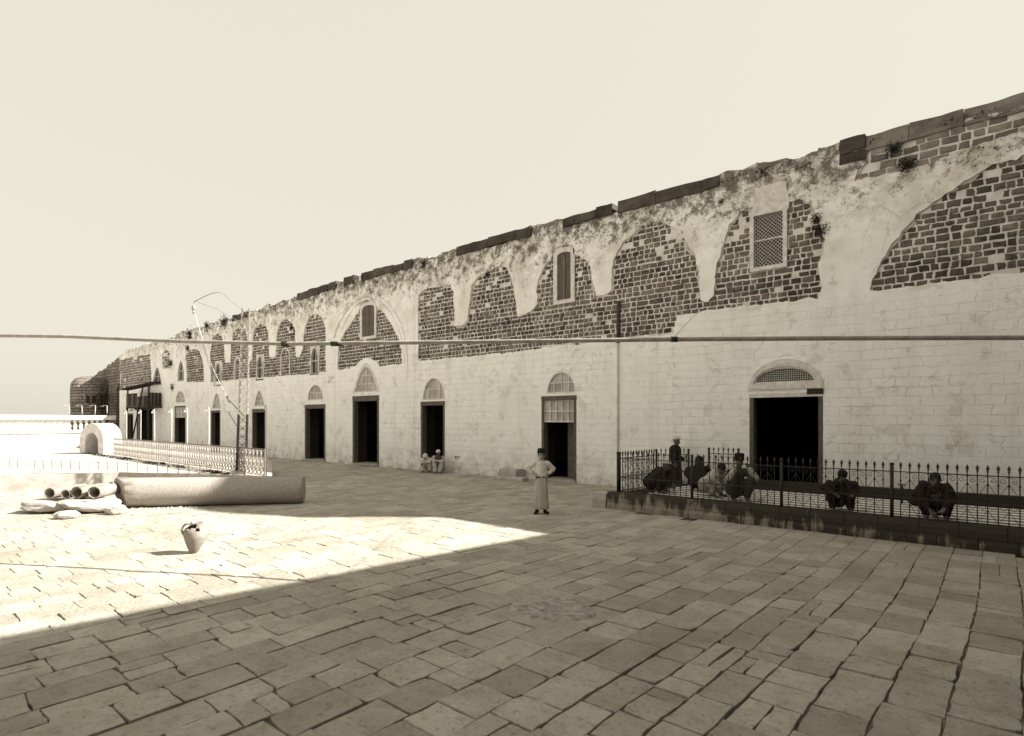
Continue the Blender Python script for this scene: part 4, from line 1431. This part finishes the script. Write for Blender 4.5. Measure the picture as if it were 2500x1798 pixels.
# ================================================================== FALLEN COLUMN, PIPES, JAR
colm = thing('fallen_column', 'thick grey granite column shaft lying on the paving, half in sunlight', 'column')
c0 = P(292, 1240, 13.45); c0.z = 0.34
c1 = P(742, 1229, 14.25); c1.z = 0.315
mb = MB()
ax = (c1 - c0)
Lc = ax.length
ax.normalize()
sd = ax.cross(Vector((0, 0, 1))).normalized(); up = sd.cross(ax)
segs, V, Fc = 40, [], []
st = [(0.0, 0.0, 0.72), (0.0, 0.0, 0.95)] + [(t, 0, 1.0) for t in (0.004, 0.12, 0.18, 0.25, 0.4, 0.55, 0.7, 0.85, 0.955, 0.962, 0.985, 1.0)] + [(1.0, 0, 0.92), (1.003, 0, 0.6)]
for i, (t, _, k) in enumerate(st):
    for j in range(segs):
        a = 2 * math.pi * j / segs
        rr = (0.345 - 0.03 * t) * k * (1.025 if 0.95 < t < 0.99 else 1)
        nn = 0.014 * noise.noise(Vector((t * 11, math.cos(a) * 2, math.sin(a) * 2)))
        if i < 4: nn += 0.03 * noise.noise(Vector((math.cos(a) * 4, math.sin(a) * 4, i)))
        p = c0 + ax * (Lc * t + ((0.26 * math.cos(a) - 0.07 * math.sin(a)) * (k if i < 2 else 1) + 0.05 * noise.noise(Vector((math.cos(a) * 3, math.sin(a) * 3, 5 + i))) if i < 3 else 0)) + (sd * math.cos(a) + up * math.sin(a)) * (rr + nn)
        V.append(p)
for i in range(len(st) - 1):
    for j in range(segs):
        Fc.append((i * segs + j, i * segs + (j + 1) % segs, (i + 1) * segs + (j + 1) % segs, (i + 1) * segs + j))
Fc.append(tuple(range(segs - 1, -1, -1))); Fc.append(tuple((len(st) - 1) * segs + j for j in range(segs)))
link_mesh('shaft', V, Fc, M['column'], colm, True)

def rock(name, c, r, mat, parent, seed, flat=0.5):
    bm = bmesh.new()
    bmesh.ops.create_icosphere(bm, subdivisions=3, radius=1)
    for v in bm.verts:
        k = 1 + 0.28 * noise.noise(v.co * 1.3 + Vector((seed, 0, 0))) + 0.10 * noise.noise(v.co * 4 + Vector((0, seed, 0)))
        q = v.co * k
        q.z = max(-0.8, min(0.75, q.z))
        v.co = Vector(c) + Vector((q.x * r[0], q.y * r[1], q.z * r[2]))
    me = bpy.data.meshes.new(name); bm.to_mesh(me); bm.free()
    me.materials.append(mat)
    o = bpy.data.objects.new(name, me); COL.objects.link(o); o.parent = parent
    return o
def at_g(u, v, z=0.0):
    d = FPX * (EYE - z) / (v - V0)
    h, _ = ray(u, v)
    return Vector((h.x * d, h.y * d, z))
g1 = at_g(235, 1262)
rk = [('large flat pale stone slab propped under the clay pipes', (225, 1250), (0.62, 0.42, 0.17), 0.17),
      ('small pale stone by the broken end of the column', (283, 1256), (0.20, 0.16, 0.13), 0.10),
      ('flat stone slab under the leftmost clay pipes', (120, 1250), (0.55, 0.4, 0.16), 0.16),
      ('broken stone lump low at the left beside the slab', (165, 1266), (0.22, 0.2, 0.10), 0.08)]
for i, (lab, (u, v), r, z) in enumerate(rk):
    p = at_g(u, v)
    o = thing('stone_slab' if r[0] > 0.5 else 'loose_stone', lab, 'stone', (p.x, p.y, 0), TH, 'stones at the left end of the column')
    rock('stone', (0, 0, z), r, M['limestone'], o, i * 3.7)
pl = [('clay pipe nearest the broken column end, open end facing the camera', 243, 1216, 0.135), ('second clay pipe from the column, open end facing the camera', 205, 1216, 0.135),
      ('third clay pipe from the column, partly hidden', 176, 1214, 0.10), ('leftmost clay pipe in the row beside the column', 140, 1214, 0.12)]
for i, (lab, u, v, r) in enumerate(pl):
    zc = 0.31 + r
    p = at_g(u, 1250) + Vector((0, 0, 0))
    o = thing('clay_pipe', lab, 'pipe', (p.x + FW.x * 0.05, p.y + FW.y * 0.05, zc), TH + R(-0.15, 0.15), 'clay pipes stacked at the left')
    mb = MB()
    sg = 18
    rings = [(r, -0.25), (r * 0.97, 0.2), (r * 0.93, 0.75), (r * 0.78, 0.75), (r * 0.80, -0.25)]
    V = []
    for (q, yv) in rings:
        for j in range(sg):
            a = 2 * math.pi * j / sg
            V.append((q * math.cos(a), yv + 0.03 * noise.noise(Vector((math.cos(a) * 3, i, 0))), q * math.sin(a)))
    Fc = []
    for a in range(5):
        for j in range(sg):
            Fc.append((a * sg + j, ((a + 1) % 5) * sg + j, ((a + 1) % 5) * sg + (j + 1) % sg, a * sg + (j + 1) % sg))
    link_mesh('pipe_wall', V, Fc, M['clay'], o, True)
    MB().tube([(0, 0.70, 0), (0, 0.72, 0)], r * 0.8, 14).build('bore_shade_disc', M['interior'], o)  # dark disc stands in for the shade deep in the bore
# rubble crumbs under the column
mb = MB()
for i in range(150):
    t = R(0.0, 0.55) ** 1.3
    p = c0.lerp(c1, t) - fw3 * R(0.22, 0.42)
    s_ = R(0.008, 0.030)
    m = Matrix.Rotation(R(0, 6), 3, 'Z') @ Matrix.Rotation(R(0, 3), 3, 'X')
    mb.box((p.x, p.y, s_ * 0.4), (s_, s_ * R(.6, 1.2), s_ * R(.5, 1)), m=m)
tag(mb.build('rubble', M['limestone']), 'crumbs of stone scattered along the foot of the fallen column', 'rubble', kind='stuff')
mb = MB()
for i in range(420):
    t = random.random()
    p = Vector((-17.0, 7.5, PZ)).lerp(Vector((-33.5, 7.9, PZ)), t) + Vector((0, R(-0.28, 0.1), 0))
    s_ = R(0.02, 0.09) * (0.6 + noise.noise(Vector((t * 9, 0, 0))))
    if s_ < 0.015: continue
    m = Matrix.Rotation(R(0, 6), 3, 'Z') @ Matrix.Rotation(R(0, 3), 3, 'X')
    mb.box((p.x, p.y, p.z + s_ * 0.3), (s_, s_ * R(.6, 1.2), s_ * R(.4, .9)), m=m)
tag(mb.build('weedy_rubble', M['wood_dark']), 'line of dark weedy rubble along the foot of the lacy railing', 'rubble', kind='stuff')

jp = at_g(472, 1351)
jar = thing('broken_jar', 'broken pale clay jar standing alone on the sunlit paving', 'jar', (jp.x, jp.y, 0), TH)
jar.rotation_euler = (0, rad(7), TH)
jar.location.z = 0.006
mb = MB()
sg = 32
prof = [(0.045, 0.0), (0.062, 0.02), (0.095, 0.09), (0.135, 0.17), (0.165, 0.25), (0.172, 0.31), (0.155, 0.36), (0.115, 0.395), (0.085, 0.415), (0.078, 0.44), (0.092, 0.465)]
V, Fc = [], []
def jr(r, z, a):
    return (r * math.cos(a) + 0.05 * z * 0.3, r * math.sin(a), z)
full = prof + [(r - 0.014, z) for r, z in prof[::-1][:-1]]
for r, z in full:
    for j in range(sg):
        V.append(jr(r, z + (0.02 * noise.noise(Vector((j * 0.7, 0, 0))) if z > 0.41 else 0), 2 * math.pi * j / sg))
nF = len(full)
for i in range(nF - 1):
    for j in range(sg):
        z = full[i][1]
        a = 2 * math.pi * (j + 0.5) / sg
        # two holes broken through the shoulder, and a gap in the neck, facing the viewer's side
        hole = (0.33 < z < 0.40 and (abs(a - 4.15) < 0.30 or abs(a - 5.35) < 0.16)) or (z >= 0.39 and abs(a - 4.3) < 0.75)
        if hole: continue
        Fc.append((i * sg + j, i * sg + (j + 1) % sg, (i + 1) * sg + (j + 1) % sg, (i + 1) * sg + j))
Fc.append(tuple(range(sg - 1, -1, -1)))
link_mesh('body', V, Fc, M['clay'], jar, True)
MB().tube([(-0.085, -0.02, 0.43), (-0.15, -0.03, 0.425), (-0.19, -0.03, 0.37), (-0.195, -0.03, 0.31), (-0.165, -0.03, 0.26)], 0.016, 8).build('handle', M['clay'], jar, True)

# ================================================================== STEEL TUBE ACROSS THE COURT
tube_o = thing('steel_tube', 'long horizontal steel tube stretched across the whole courtyard at mid height', 'tube')
TD = 7.2
def td(u): return 7.45 / (1 + 0.19 * max(-1.2, min(1.6, (u - U0) / FPX)))
pts = [P(u, v, td(u)) for u, v in ((-450, 815), (163, 822), (440, 834), (700, 840), (1000, 837), (1400, 832), (1650, 829), (2000, 826.5), (2333, 825.5), (3200, 822))]
pts.append(pts[-1] + (pts[-1] - pts[-2]) * 0.30)
MB().tube([tuple(q) for q in smooth_pts([tuple(p) for p in pts], 3)] if False else pts, 0.0265, 14).build('tube', M['pipe'], tube_o, True)
for u, v, wd in ((697, 841, 18), (823, 840, 30), (1646, 829, 16)):
    a, b = P(u - wd / 2, v, td(u)), P(u + wd / 2, v, td(u))
    MB().tube([a, b], 0.034, 10).build('joint_sleeve', M['iron'], tube_o, True)
MB().tube([P(1646, 824, td(1646)), P(1690, 775, td(1646) + 3), P(1725, 752, D / ray(1725, 752)[0].y - 0.1)], 0.004, 4).build('stay_wire', M['iron'], tube_o)
q = pts[0]
MB().tube([(q.x, q.y, -0.03), (q.x, q.y, q.z + 0.05)], 0.05, 10).build('end_post', M['pipe'], tube_o)

# ================================================================== WEEDS ON THE WALL
def tuft(name, label, c, r, n=240, hang=0.2):
    o = thing(name, label, 'weed', c, 0, 'weeds growing out of the wall')
    mb = MB()
    for i in range(n):
        d = Vector((R(-1, 1), R(-1, 0.15), R(-0.9, 1.0) - hang))
        if d.length < 0.1: continue
        d = d.normalized() * r * R(0.1, 1.0) * (0.75 + 0.5 * noise.noise(d.normalized() * 1.7 + Vector(c)))
        d.y *= 0.6
        lf = Vector((R(-1, 1), R(-1, 1), R(-0.6, 1))).normalized() * r * R(0.10, 0.22)
        b0 = d.copy()
        m = b0 + lf * 0.55
        d = b0 + lf
        sdv = lf.cross(Vector((R(-1, 1), R(-1, 1), R(-1, 1)))).normalized() * r * R(0.03, 0.06)
        mb.add([b0 - sdv * 0.3, b0 + sdv * 0.3, m + sdv, d, m - sdv], [(0, 1, 2, 4), (4, 2, 3)])
    mb.build('leaves', M['leaf'], o)
    mb = MB()
    for i in range(6):
        d = Vector((R(-1, 1), -0.4, R(-0.4, 0.8))).normalized() * r * 0.7
        mb.tube([(0, 0.06, 0), tuple(d)], [0.012, 0.004], 4)
    mb.build('stems', M['wood_dark'], o)
wl = [(4, 1850, 275, 0.28, 'bushy dark weed high on the parapet stonework, upper of the right pair'),
      (4, 1930, 365, 0.32, 'wide dark weed on the parapet stonework, lower of the right pair'),
      (4, 1425, 745, 0.30, 'dark weed tuft right of the lattice window'),
      (4, 1405, 675, 0.20, 'small weed just above the tuft right of the lattice window'),
      (4, 855, 578, 0.14, 'tiny weed under the long dark coping, left of the lattice window'),
      (4, 1100, 415, 0.24, 'ragged weed beneath the coping above the lattice window'),
      (2, 915, 530, 0.24, 'weed tuft on the third small arch left of the great arch'),
      (2, 312, 508, 0.42, 'dark bush on the parapet left of the mast top'),
      (2, 440, 482, 0.55, 'broad dark bush under the parapet just left of the mast'),
      (2, 195, 575, 0.62, 'sprawling bush on the parapet at the far left bays'),
      (2, 180, 672, 0.40, 'hanging bush below the tube at the far left bays'),
      (2, 1855, 82, 0.30, 'weed on the parapet right of the great arch'),
      (3, 680, 400, 0.18, 'weed in the crown of the second dark panel right of the great arch'),
      (2, 70, 950, 0.40, 'creeper running down the pilaster beside the far left door'),
      (2, 60, 780, 0.45, 'creeper climbing the upper pilaster near the far left window')]
for k, a, b, r, lab in wl:
    p = W(k, a, b)
    tuft('wall_weed', lab, (p[0], D - 0.05, p[1]), r)
tuft('wall_weed', 'large dark bush beside the round turret at the far left', (-59.3, 15.3, 3.7), 1.3, 420, 0.1)

mb = MB()
for i in range(5200):
    x = R(-44, 4.5)
    dz_ = random.random() ** 2.2 * 1.1
    z = TOPZ + sag(x) + 0.12 - dz_
    if noise.noise(Vector((x * 0.8, 0, z * 1.2))) + 0.6 * noise.noise(Vector((x * 2.7, 3, z * 2.7))) < 0.16: continue
    if any(inside((x, z), pl_) for pl_ in panels.values()): continue
    b0 = Vector((x, D - 0.055 - R(0, 0.05), z))
    lf = Vector((R(-1, 1), R(-0.7, 0.1), R(-1, 0.8))).normalized() * R(0.03, 0.10)
    sdv = lf.cross(Vector((R(-1, 1), R(-1, 1), R(-1, 1)))).normalized() * R(0.008, 0.022)
    mb.add([b0, b0 + lf * 0.5 + sdv, b0 + lf, b0 + lf * 0.5 - sdv], [(0, 1, 2, 3)])
tag(mb.build('parapet_growth', M['leaf']), 'dry dark growth clinging to the plaster just under the coping', 'growth', kind='stuff')

# ================================================================== PEOPLE
def hand(mb, wr, dr, side, s=1.0, curl=0.5):
    """palm and five bent fingers from the wrist along dr"""
    dr = Vector(dr).normalized()
    side = Vector(side); side = (side - dr * side.dot(dr)).normalized()
    nm = dr.cross(side)
    wr = Vector(wr)
    pe = wr + dr * 0.085 * s
    for k in (-1.5, -0.5, 0.5, 1.5):
        b0 = wr + side * 0.012 * k * s
        b1 = pe + side * 0.019 * k * s
        mb.capsule(b0, b1, 0.016 * s, 0.013 * s, 8)
        L = (0.068 - 0.008 * abs(k)) * s
        m1 = b1 + (dr * math.cos(curl) + nm * math.sin(curl)) * L * 0.55
        m2 = m1 + (dr * math.cos(curl * 2) + nm * math.sin(curl * 2)) * L * 0.5
        mb.capsule(b1, m1, 0.0095 * s, 0.009 * s, 7)
        mb.capsule(m1, m2, 0.009 * s, 0.0075 * s, 7)
    t0 = wr + dr * 0.03 * s + side * 0.02 * s
    t1 = t0 + (side * 0.8 + dr * 0.7).normalized() * 0.045 * s
    mb.capsule(t0, t1, 0.013 * s, 0.010 * s, 7)
    mb.capsule(t1, t1 + (dr + nm * 0.5).normalized() * 0.03 * s, 0.010 * s, 0.008 * s, 7)

def head(mb, c, f=Vector((0, -1, 0)), s=1.0):
    """skull, jaw, nose, ears; f is where the face looks"""
    c = Vector(c); f = Vector(f).normalized()
    sdv = f.cross(Vector((0, 0, 1))).normalized()
    u = sdv.cross(f)
    m = Matrix((sdv, -f, u)).transposed()
    g_ = lambda x, y, z: c + (sdv * x + f * y + u * z) * s
    mb.ell(g_(0, -0.01, 0.02), (0.074 * s, 0.092 * s, 0.098 * s), m=m)
    mb.ell(g_(0, 0.03, -0.055), (0.052 * s, 0.055 * s, 0.055 * s), m=m)
    mb.capsule(g_(0, 0.082, 0.005), g_(0, 0.100, -0.028), 0.010 * s, 0.014 * s, 8)
    mb.capsule(g_(-0.03, 0.074, 0.022), g_(0.03, 0.074, 0.022), 0.012 * s, 0.012 * s, 8)
    mb.capsule(g_(-0.018, 0.080, -0.058), g_(0.018, 0.080, -0.058), 0.009 * s, 0.009 * s, 8)
    for e in (-1, 1):
        mb.ell(g_(e * 0.078, -0.01, -0.005), (0.012 * s, 0.022 * s, 0.032 * s), 8, m=m)
    return g_, m

def face_bits(root, g_, s=1.0):
    for e in (-1, 1):
        MB().ell(g_(e * 0.030, 0.078, 0.004), (0.013 * s, 0.010 * s, 0.008 * s), 8).build('eye', M['felt'], root)
        MB().capsule(g_(e * 0.016, 0.086, 0.028), g_(e * 0.046, 0.076, 0.026), 0.005 * s, 0.004 * s, 6).build('eyebrow', M['felt'], root)
    MB().capsule(g_(-0.016, 0.092, -0.056), g_(0.016, 0.092, -0.056), 0.005 * s, 0.005 * s, 6).build('mouth', M['cloth_brown'], root)

def turban(root, g_, m, s, mat):
    mb = MB()
    for i in range(4):
        pts = [g_(0.088 * math.cos(a) * (1 - 0.12 * i), 0.100 * math.sin(a) * (1 - 0.12 * i) - 0.01, 0.065 + 0.022 * i + 0.012 * math.sin(a + i * 1.7)) for a in [2 * math.pi * k / 14 for k in range(15)]]
        mb.tube(pts, 0.021 * s, 6, False)
    mb.ell(g_(0, -0.01, 0.09), (0.075 * s, 0.09 * s, 0.07 * s), m=m)
    return blob('turban', mb, mat, root, 0.012)

# -- the boy
bp = at_g(1321, 1254.5)
boy = thing('person', 'boy in white shirt and dark fez, hands on hips, standing alone facing the camera', 'person', (bp.x, bp.y, 0), TH + rad(2))
mb = MB()
g_, hm = head(mb, (0, -0.01, 1.245), s=0.92)
mb.capsule((0, 0.005, 1.09), (0, 0, 1.17), 0.05, 0.045)
mb.capsule((0, 0.0, 0.80), (0, 0.0, 1.06), 0.10, 0.115, sy=0.75)
arms = {-1: ((-0.135, 0.0, 1.075), (-0.315, 0.045, 0.985), (-0.150, -0.035, 0.865)), 1: ((0.135, 0.0, 1.075), (0.265, 0.04, 0.955), (0.150, -0.03, 0.845))}
for e, (a, b, c) in arms.items():
    mb.capsule(a, b, 0.042, 0.035); mb.capsule(b, c, 0.034, 0.025)
    hand(mb, c, Vector((-e * 0.45, -0.55, -0.55)), Vector((0, -0.2, 1)), 0.85, 0.5)
for e in (-1, 1):
    mb.capsule((e * 0.07, 0, 0.78), (e * 0.075, 0.0, 0.42), 0.075, 0.05)
    mb.capsule((e * 0.075, 0.0, 0.42), (e * 0.085, 0.015, 0.07), 0.05, 0.032)
blob('body', mb, M['skin'], boy, 0.0095, 2)
face_bits(boy, g_, 0.92)
mb = MB()
mb.capsule((0, 0.0, 0.86), (0, 0.0, 1.03), 0.145, 0.135, 18, sy=0.78)
mb.ell((0, -0.01, 0.845), (0.148, 0.112, 0.075))
mb.capsule((-0.11, 0, 1.085), (0.11, 0, 1.085), 0.052, 0.052)
mb.capsule((0, 0, 1.08), (0, 0, 1.12), 0.07, 0.056)
for e, (a, b, c) in arms.items():
    c2 = Vector(b).lerp(Vector(c), 0.74)
    mb.capsule(a, b, 0.064, 0.056); mb.capsule(b, c2, 0.056, 0.040)
sh = blob('shirt', mb, M['cloth_white'], boy, 0.012, 3)
for v in sh.data.vertices:
    q = v.co
    v.co += v.normal * (0.006 * noise.noise(Vector((q.x * 16, q.y * 10, q.z * 9))) + 0.004 * noise.noise(q * 34))
mb = MB()
pr = [(0.118, 0.805), (0.128, 0.78), (0.136, 0.70), (0.140, 0.55), (0.148, 0.38), (0.158, 0.22), (0.166, 0.12), (0.150, 0.10)]
mb.lathe(pr, seg=64, sx=1.0, sy=0.72, fold=lambda t, z: 1 + 0.055 * (1 - z) * math.sin(7 * t + 1.1 + 0.6 * z) + 0.03 * math.sin(13 * t + 3 * z))
mb.build('skirt', M['cloth_pale'], boy, True)
mb = MB()
mb.lathe([(0.126, 0.775), (0.134, 0.780), (0.134, 0.805), (0.126, 0.81)], seg=40, sy=0.76)
bl = mb.build('belt', M['felt'], boy, True)
MB().box((0, -0.104, 0.792), (0.035, 0.012, 0.03)).build('buckle', M['white_iron'], bl)
fz = MB().lathe([(0.082, 0.0), (0.084, 0.01), (0.075, 0.075), (0.068, 0.098), (0.05, 0.102)], tuple(g_(0, -0.012, 0.062)), 24, sy=1.1).build('fez', M['felt'], boy, True)
mb = MB().ell(g_(0, -0.024, 0.028), (0.079, 0.09, 0.075))
blob('hair', mb, M['felt'], boy, 0.012)
for e in (-1, 1):
    mb = MB().capsule((e * 0.085, 0.03, 0.045), (e * 0.135, -0.13, 0.032), 0.042, 0.032).capsule((e * 0.085, 0.02, 0.05), (e * 0.085, 0.012, 0.11), 0.042, 0.040)
    for i in range(len(mb.v)): mb.v[i].z = max(mb.v[i].z, 0.004)
    blob('shoe', mb, M['felt'], boy, 0.012)

# -- generic robed figure built on joints
def figure(label, loc, rz, J, robe, skin='skin_dark', robe_mat='cloth_dark', cap=None, cap_mat='cloth_white', face=(0, -1, 0), sleeve=0.8, extra=None, s=1.0, vox=0.016):
    J = {k_: Vector(v_) + (Vector((R(-1, 1), R(-1, 1), R(-1, 1))) * 0.028 if k_[:2] in ('kn', 'el', 'wr', 'sh') else Vector((R(-1, 1), 0, R(-1, 1))) * 0.012 if k_ in ('head', 'chest') else Vector((0, 0, 0))) for k_, v_ in J.items()}
    face = Vector(face) + Vector((R(-0.35, 0.35), 0, R(-0.35, 0.05)))
    o = thing('person', label, 'person', loc, rz)
    mb = MB()
    g_, hm = head(mb, J['head'], Vector(face), 0.95 * s)
    mb.capsule(J['chest'], Vector(J['head']) - Vector((0, 0, 0.05)), 0.075 * s, 0.05 * s)
    mb.capsule(J['pelvis'], J['chest'], 0.13 * s, 0.14 * s)
    for e in ('l', 'r'):
        a, b, c = J['sh_' + e], J['el_' + e], J['wr_' + e]
        mb.capsule(J['chest'], a, 0.08 * s, 0.05 * s)
        mb.capsule(a, b, 0.048 * s, 0.04 * s); mb.capsule(b, c, 0.038 * s, 0.027 * s)
        dv = (Vector(c) - Vector(b))
        hand(mb, c, dv, Vector((1 if e == 'l' else -1, -0.2, 0.3)), 0.95 * s, 0.45)
        h, k, an = J['hip_' + e], J['kn_' + e], J['an_' + e]
        mb.capsule(J['pelvis'], h, 0.11 * s, 0.09 * s)
        mb.capsule(h, k, 0.085 * s, 0.058 * s); mb.capsule(k, an, 0.055 * s, 0.034 * s)
        tv = Vector(J.get('toe_' + e, Vector(an) + Vector((0, -0.16, -0.03))))
        mb.capsule(an, tv, 0.036 * s, 0.028 * s)
    blob('body', mb, M[skin], o, 0.011, 2)
    face_bits(o, g_, 0.95 * s)
    mb = MB()
    for q in robe(J):
        mb.capsule(*q)
    for e in ('l', 'r'):
        a, b, c = Vector(J['sh_' + e]), Vector(J['el_' + e]), Vector(J['wr_' + e])
        mb.capsule(J['chest'], a, 0.105 * s, 0.07 * s)
        mb.capsule(a, b, 0.078 * s, 0.066 * s)
        mb.capsule(b, b.lerp(c, sleeve), 0.066 * s, 0.050 * s)
    r_ = blob('robe', mb, M[robe_mat], o, vox, 3)
    for v in r_.data.vertices:
        q = v.co
        v.co += v.normal * (0.020 * noise.noise(Vector((q.x * 9 + loc[0], q.y * 9, q.z * 4))) + 0.008 * noise.noise(Vector((q.x * 26, q.y * 26, q.z * 9))))
    if cap == 'turban':
        turban(o, g_, hm, 0.95 * s, M[cap_mat])
    elif cap == 'hat':
        MB().lathe([(0.090, 0.0), (0.092, 0.02), (0.095, 0.13), (0.088, 0.15), (0.05, 0.155)], tuple(g_(0, -0.012, 0.055)), 22, sy=1.1).build('tall_hat', M[cap_mat], o, True)
    elif cap == 'skullcap':
        blob('skullcap', MB().ell(g_(0, -0.014, 0.035), (0.084, 0.098, 0.09)), M[cap_mat], o, 0.012)
    elif cap == 'hood':
        blob('hood', MB().ell(g_(0, -0.03, 0.02), (0.105, 0.115, 0.125)).capsule(g_(0, -0.05, 0), J['chest'], 0.10, 0.13), M[cap_mat], o, 0.014)
    if extra: extra(o, g_)
    return o

def squat_joints(lean=0.0, arms='knees', w_=1.0):
    J = dict(pelvis=(0, 0.16, 0.24), chest=(0, 0.06 + lean * -0.15, 0.55 - lean * 0.1), head=(0, -0.03 - lean * 0.22, 0.78 - lean * 0.16),
             hip_l=(0.11, 0.14, 0.22), hip_r=(-0.11, 0.14, 0.22), kn_l=(0.20 * w_, -0.18, 0.46), kn_r=(-0.20 * w_, -0.18, 0.46),
             an_l=(0.14, -0.10, 0.06), an_r=(-0.14, -0.10, 0.06), sh_l=(0.17, 0.03 - lean * .15, 0.60 - lean * 0.1), sh_r=(-0.17, 0.03 - lean * .15, 0.60 - lean * 0.1))
    if arms == 'knees':
        J.update(el_l=(0.31 * w_, -0.10, 0.44), el_r=(-0.31 * w_, -0.10, 0.44), wr_l=(0.13, -0.30, 0.36), wr_r=(-0.13, -0.30, 0.36))
    elif arms == 'face':
        J.update(el_l=(0.26, -0.20, 0.50), el_r=(-0.26, -0.20, 0.50), wr_l=(0.12, -0.20, 0.70), wr_r=(-0.12, -0.20, 0.70))
    elif arms == 'down':
        J.update(el_l=(0.25, -0.18, 0.40), el_r=(-0.25, -0.18, 0.40), wr_l=(0.10, -0.34, 0.20), wr_r=(-0.10, -0.34, 0.20))
    return J
def squat_robe(J):
    v = lambda k: Vector(J[k])
    return [(v('pelvis'), v('chest'), 0.165, 0.15), (v('hip_l'), v('kn_l'), 0.125, 0.085), (v('hip_r'), v('kn_r'), 0.125, 0.085),
            (v('kn_l'), v('an_l') + Vector((0, 0, 0.06)), 0.085, 0.075), (v('kn_r'), v('an_r') + Vector((0, 0, 0.06)), 0.085, 0.075),
            (v('pelvis'), v('pelvis') + Vector((0, -0.02, -0.06)), 0.16, 0.13)]

def on_y(u, Y):
    h, _ = ray(u, 1100)
    return (Y / h.y) * h.x
DK = 0.335
figure('person squatting in dark clothes with elbows out behind the railing, right of the big doorway', (on_y(2052, 12.05), 12.05, DK), rad(20), squat_joints(0.7, 'knees', 0.82), squat_robe, cap='skullcap', cap_mat='felt', s=0.95)
figure('large squatting figure in dark clothes at the far right end of the railing', (on_y(2285, 12.1), 12.1, DK), rad(5), squat_joints(0.55, 'down', 0.95), squat_robe, cap='skullcap', cap_mat='cloth_dark', s=1.08)
def white_sleeves(o, g_):
    for e in (-1, 1):
        blob('sleeve', MB().capsule((e * 0.27, -0.20, 0.50), (e * 0.15, -0.20, 0.66), 0.072, 0.058), M['cloth_pale'], o, 0.014)
figure('person in tall dark hat crouching behind the railing, pale sleeves raised to the face', (on_y(1803, 12.2), 12.2, DK), TH, squat_joints(0.0, 'face'), squat_robe, cap='hat', cap_mat='felt', robe_mat='cloth_brown', extra=white_sleeves)
figure('crouching person in pale robe and dark vest bent forward beside the hatted one', (on_y(1738, 12.6), 12.6, DK), TH + rad(35), squat_joints(1.0, 'down'), squat_robe, robe_mat='cloth_pale', cap='skullcap', cap_mat='felt')
figure('crouching person in dark cloak, back to us, behind the second railing post', (on_y(1708, 13.3), 13.3, DK), TH + rad(170), squat_joints(0.6, 'down'), squat_robe, robe_mat='cloth_dark', cap='hood', cap_mat='cloth_dark')
figure('crouching person with white head wrap bowed low at the left corner of the railing', (on_y(1603, 12.4), 12.4, DK), TH + rad(60), squat_joints(0.9, 'down'), squat_robe, robe_mat='cloth_dark', cap='turban')

# -- standing man
def stand_robe(J):
    v = lambda k: Vector(J[k])
    return [(v('pelvis'), v('chest'), 0.165, 0.165), (v('pelvis'), Vector((0, 0.01, 0.45)), 0.165, 0.185), (Vector((0, 0.01, 0.45)), Vector((0, 0.01, 0.22)), 0.185, 0.20)]
SJ = dict(pelvis=(0, 0.02, 0.84), chest=(0, 0.02, 1.18), head=(0, -0.02, 1.44), hip_l=(0.09, 0.02, 0.82), hip_r=(-0.09, 0.02, 0.82), kn_l=(0.09, 0, 0.45), kn_r=(-0.09, 0, 0.45), an_l=(0.09, 0.02, 0.07), an_r=(-0.09, 0.02, 0.07),
          sh_l=(0.17, 0.02, 1.25), sh_r=(-0.17, 0.02, 1.25), el_l=(0.21, 0.0, 1.0), el_r=(-0.21, 0.0, 1.0), wr_l=(0.10, -0.20, 0.98), wr_r=(-0.10, -0.20, 0.98))
figure('man in long dark robe and white turban standing behind the left end of the railing', (on_y(1650, 14.9), 14.9, 0.0), TH + rad(75), SJ, stand_robe, cap='turban')

# -- two people on the doorstep
sx_, sy_ = on_y(1070, 15.05), 15.05
SJ2 = squat_joints(0.1, 'knees', 0.7)
SJ2.update(el_l=(0.22, -0.02, 0.47), el_r=(-0.22, -0.02, 0.47), wr_l=(-0.05, -0.24, 0.45), wr_r=(0.06, -0.26, 0.47), kn_l=(0.14, -0.20, 0.42), kn_r=(-0.14, -0.20, 0.42), an_l=(0.09, -0.26, 0.05), an_r=(-0.09, -0.26, 0.05))
def vest(o, g_):
    blob('vest', MB().capsule((0, 0.10, 0.34), (0, 0.035, 0.54), 0.178, 0.165), M['cloth_brown'], o, 0.016)
def seat_robe(J):
    return squat_robe(J)
figure('old man in white turban and dark vest seated on the doorstep, arms on knees', (sx_, sy_, 0.0), TH, SJ2, seat_robe, robe_mat='cloth_pale', cap='turban', extra=vest, s=0.92)
figure('person wrapped in white cloth bowed over on the doorstep, head hidden', (on_y(1044, 15.0), 15.0, 0.0), TH + rad(-12), squat_joints(1.15, 'knees', 0.85), seat_robe, robe_mat='cloth_white', cap='hood', cap_mat='cloth_white', s=0.95)
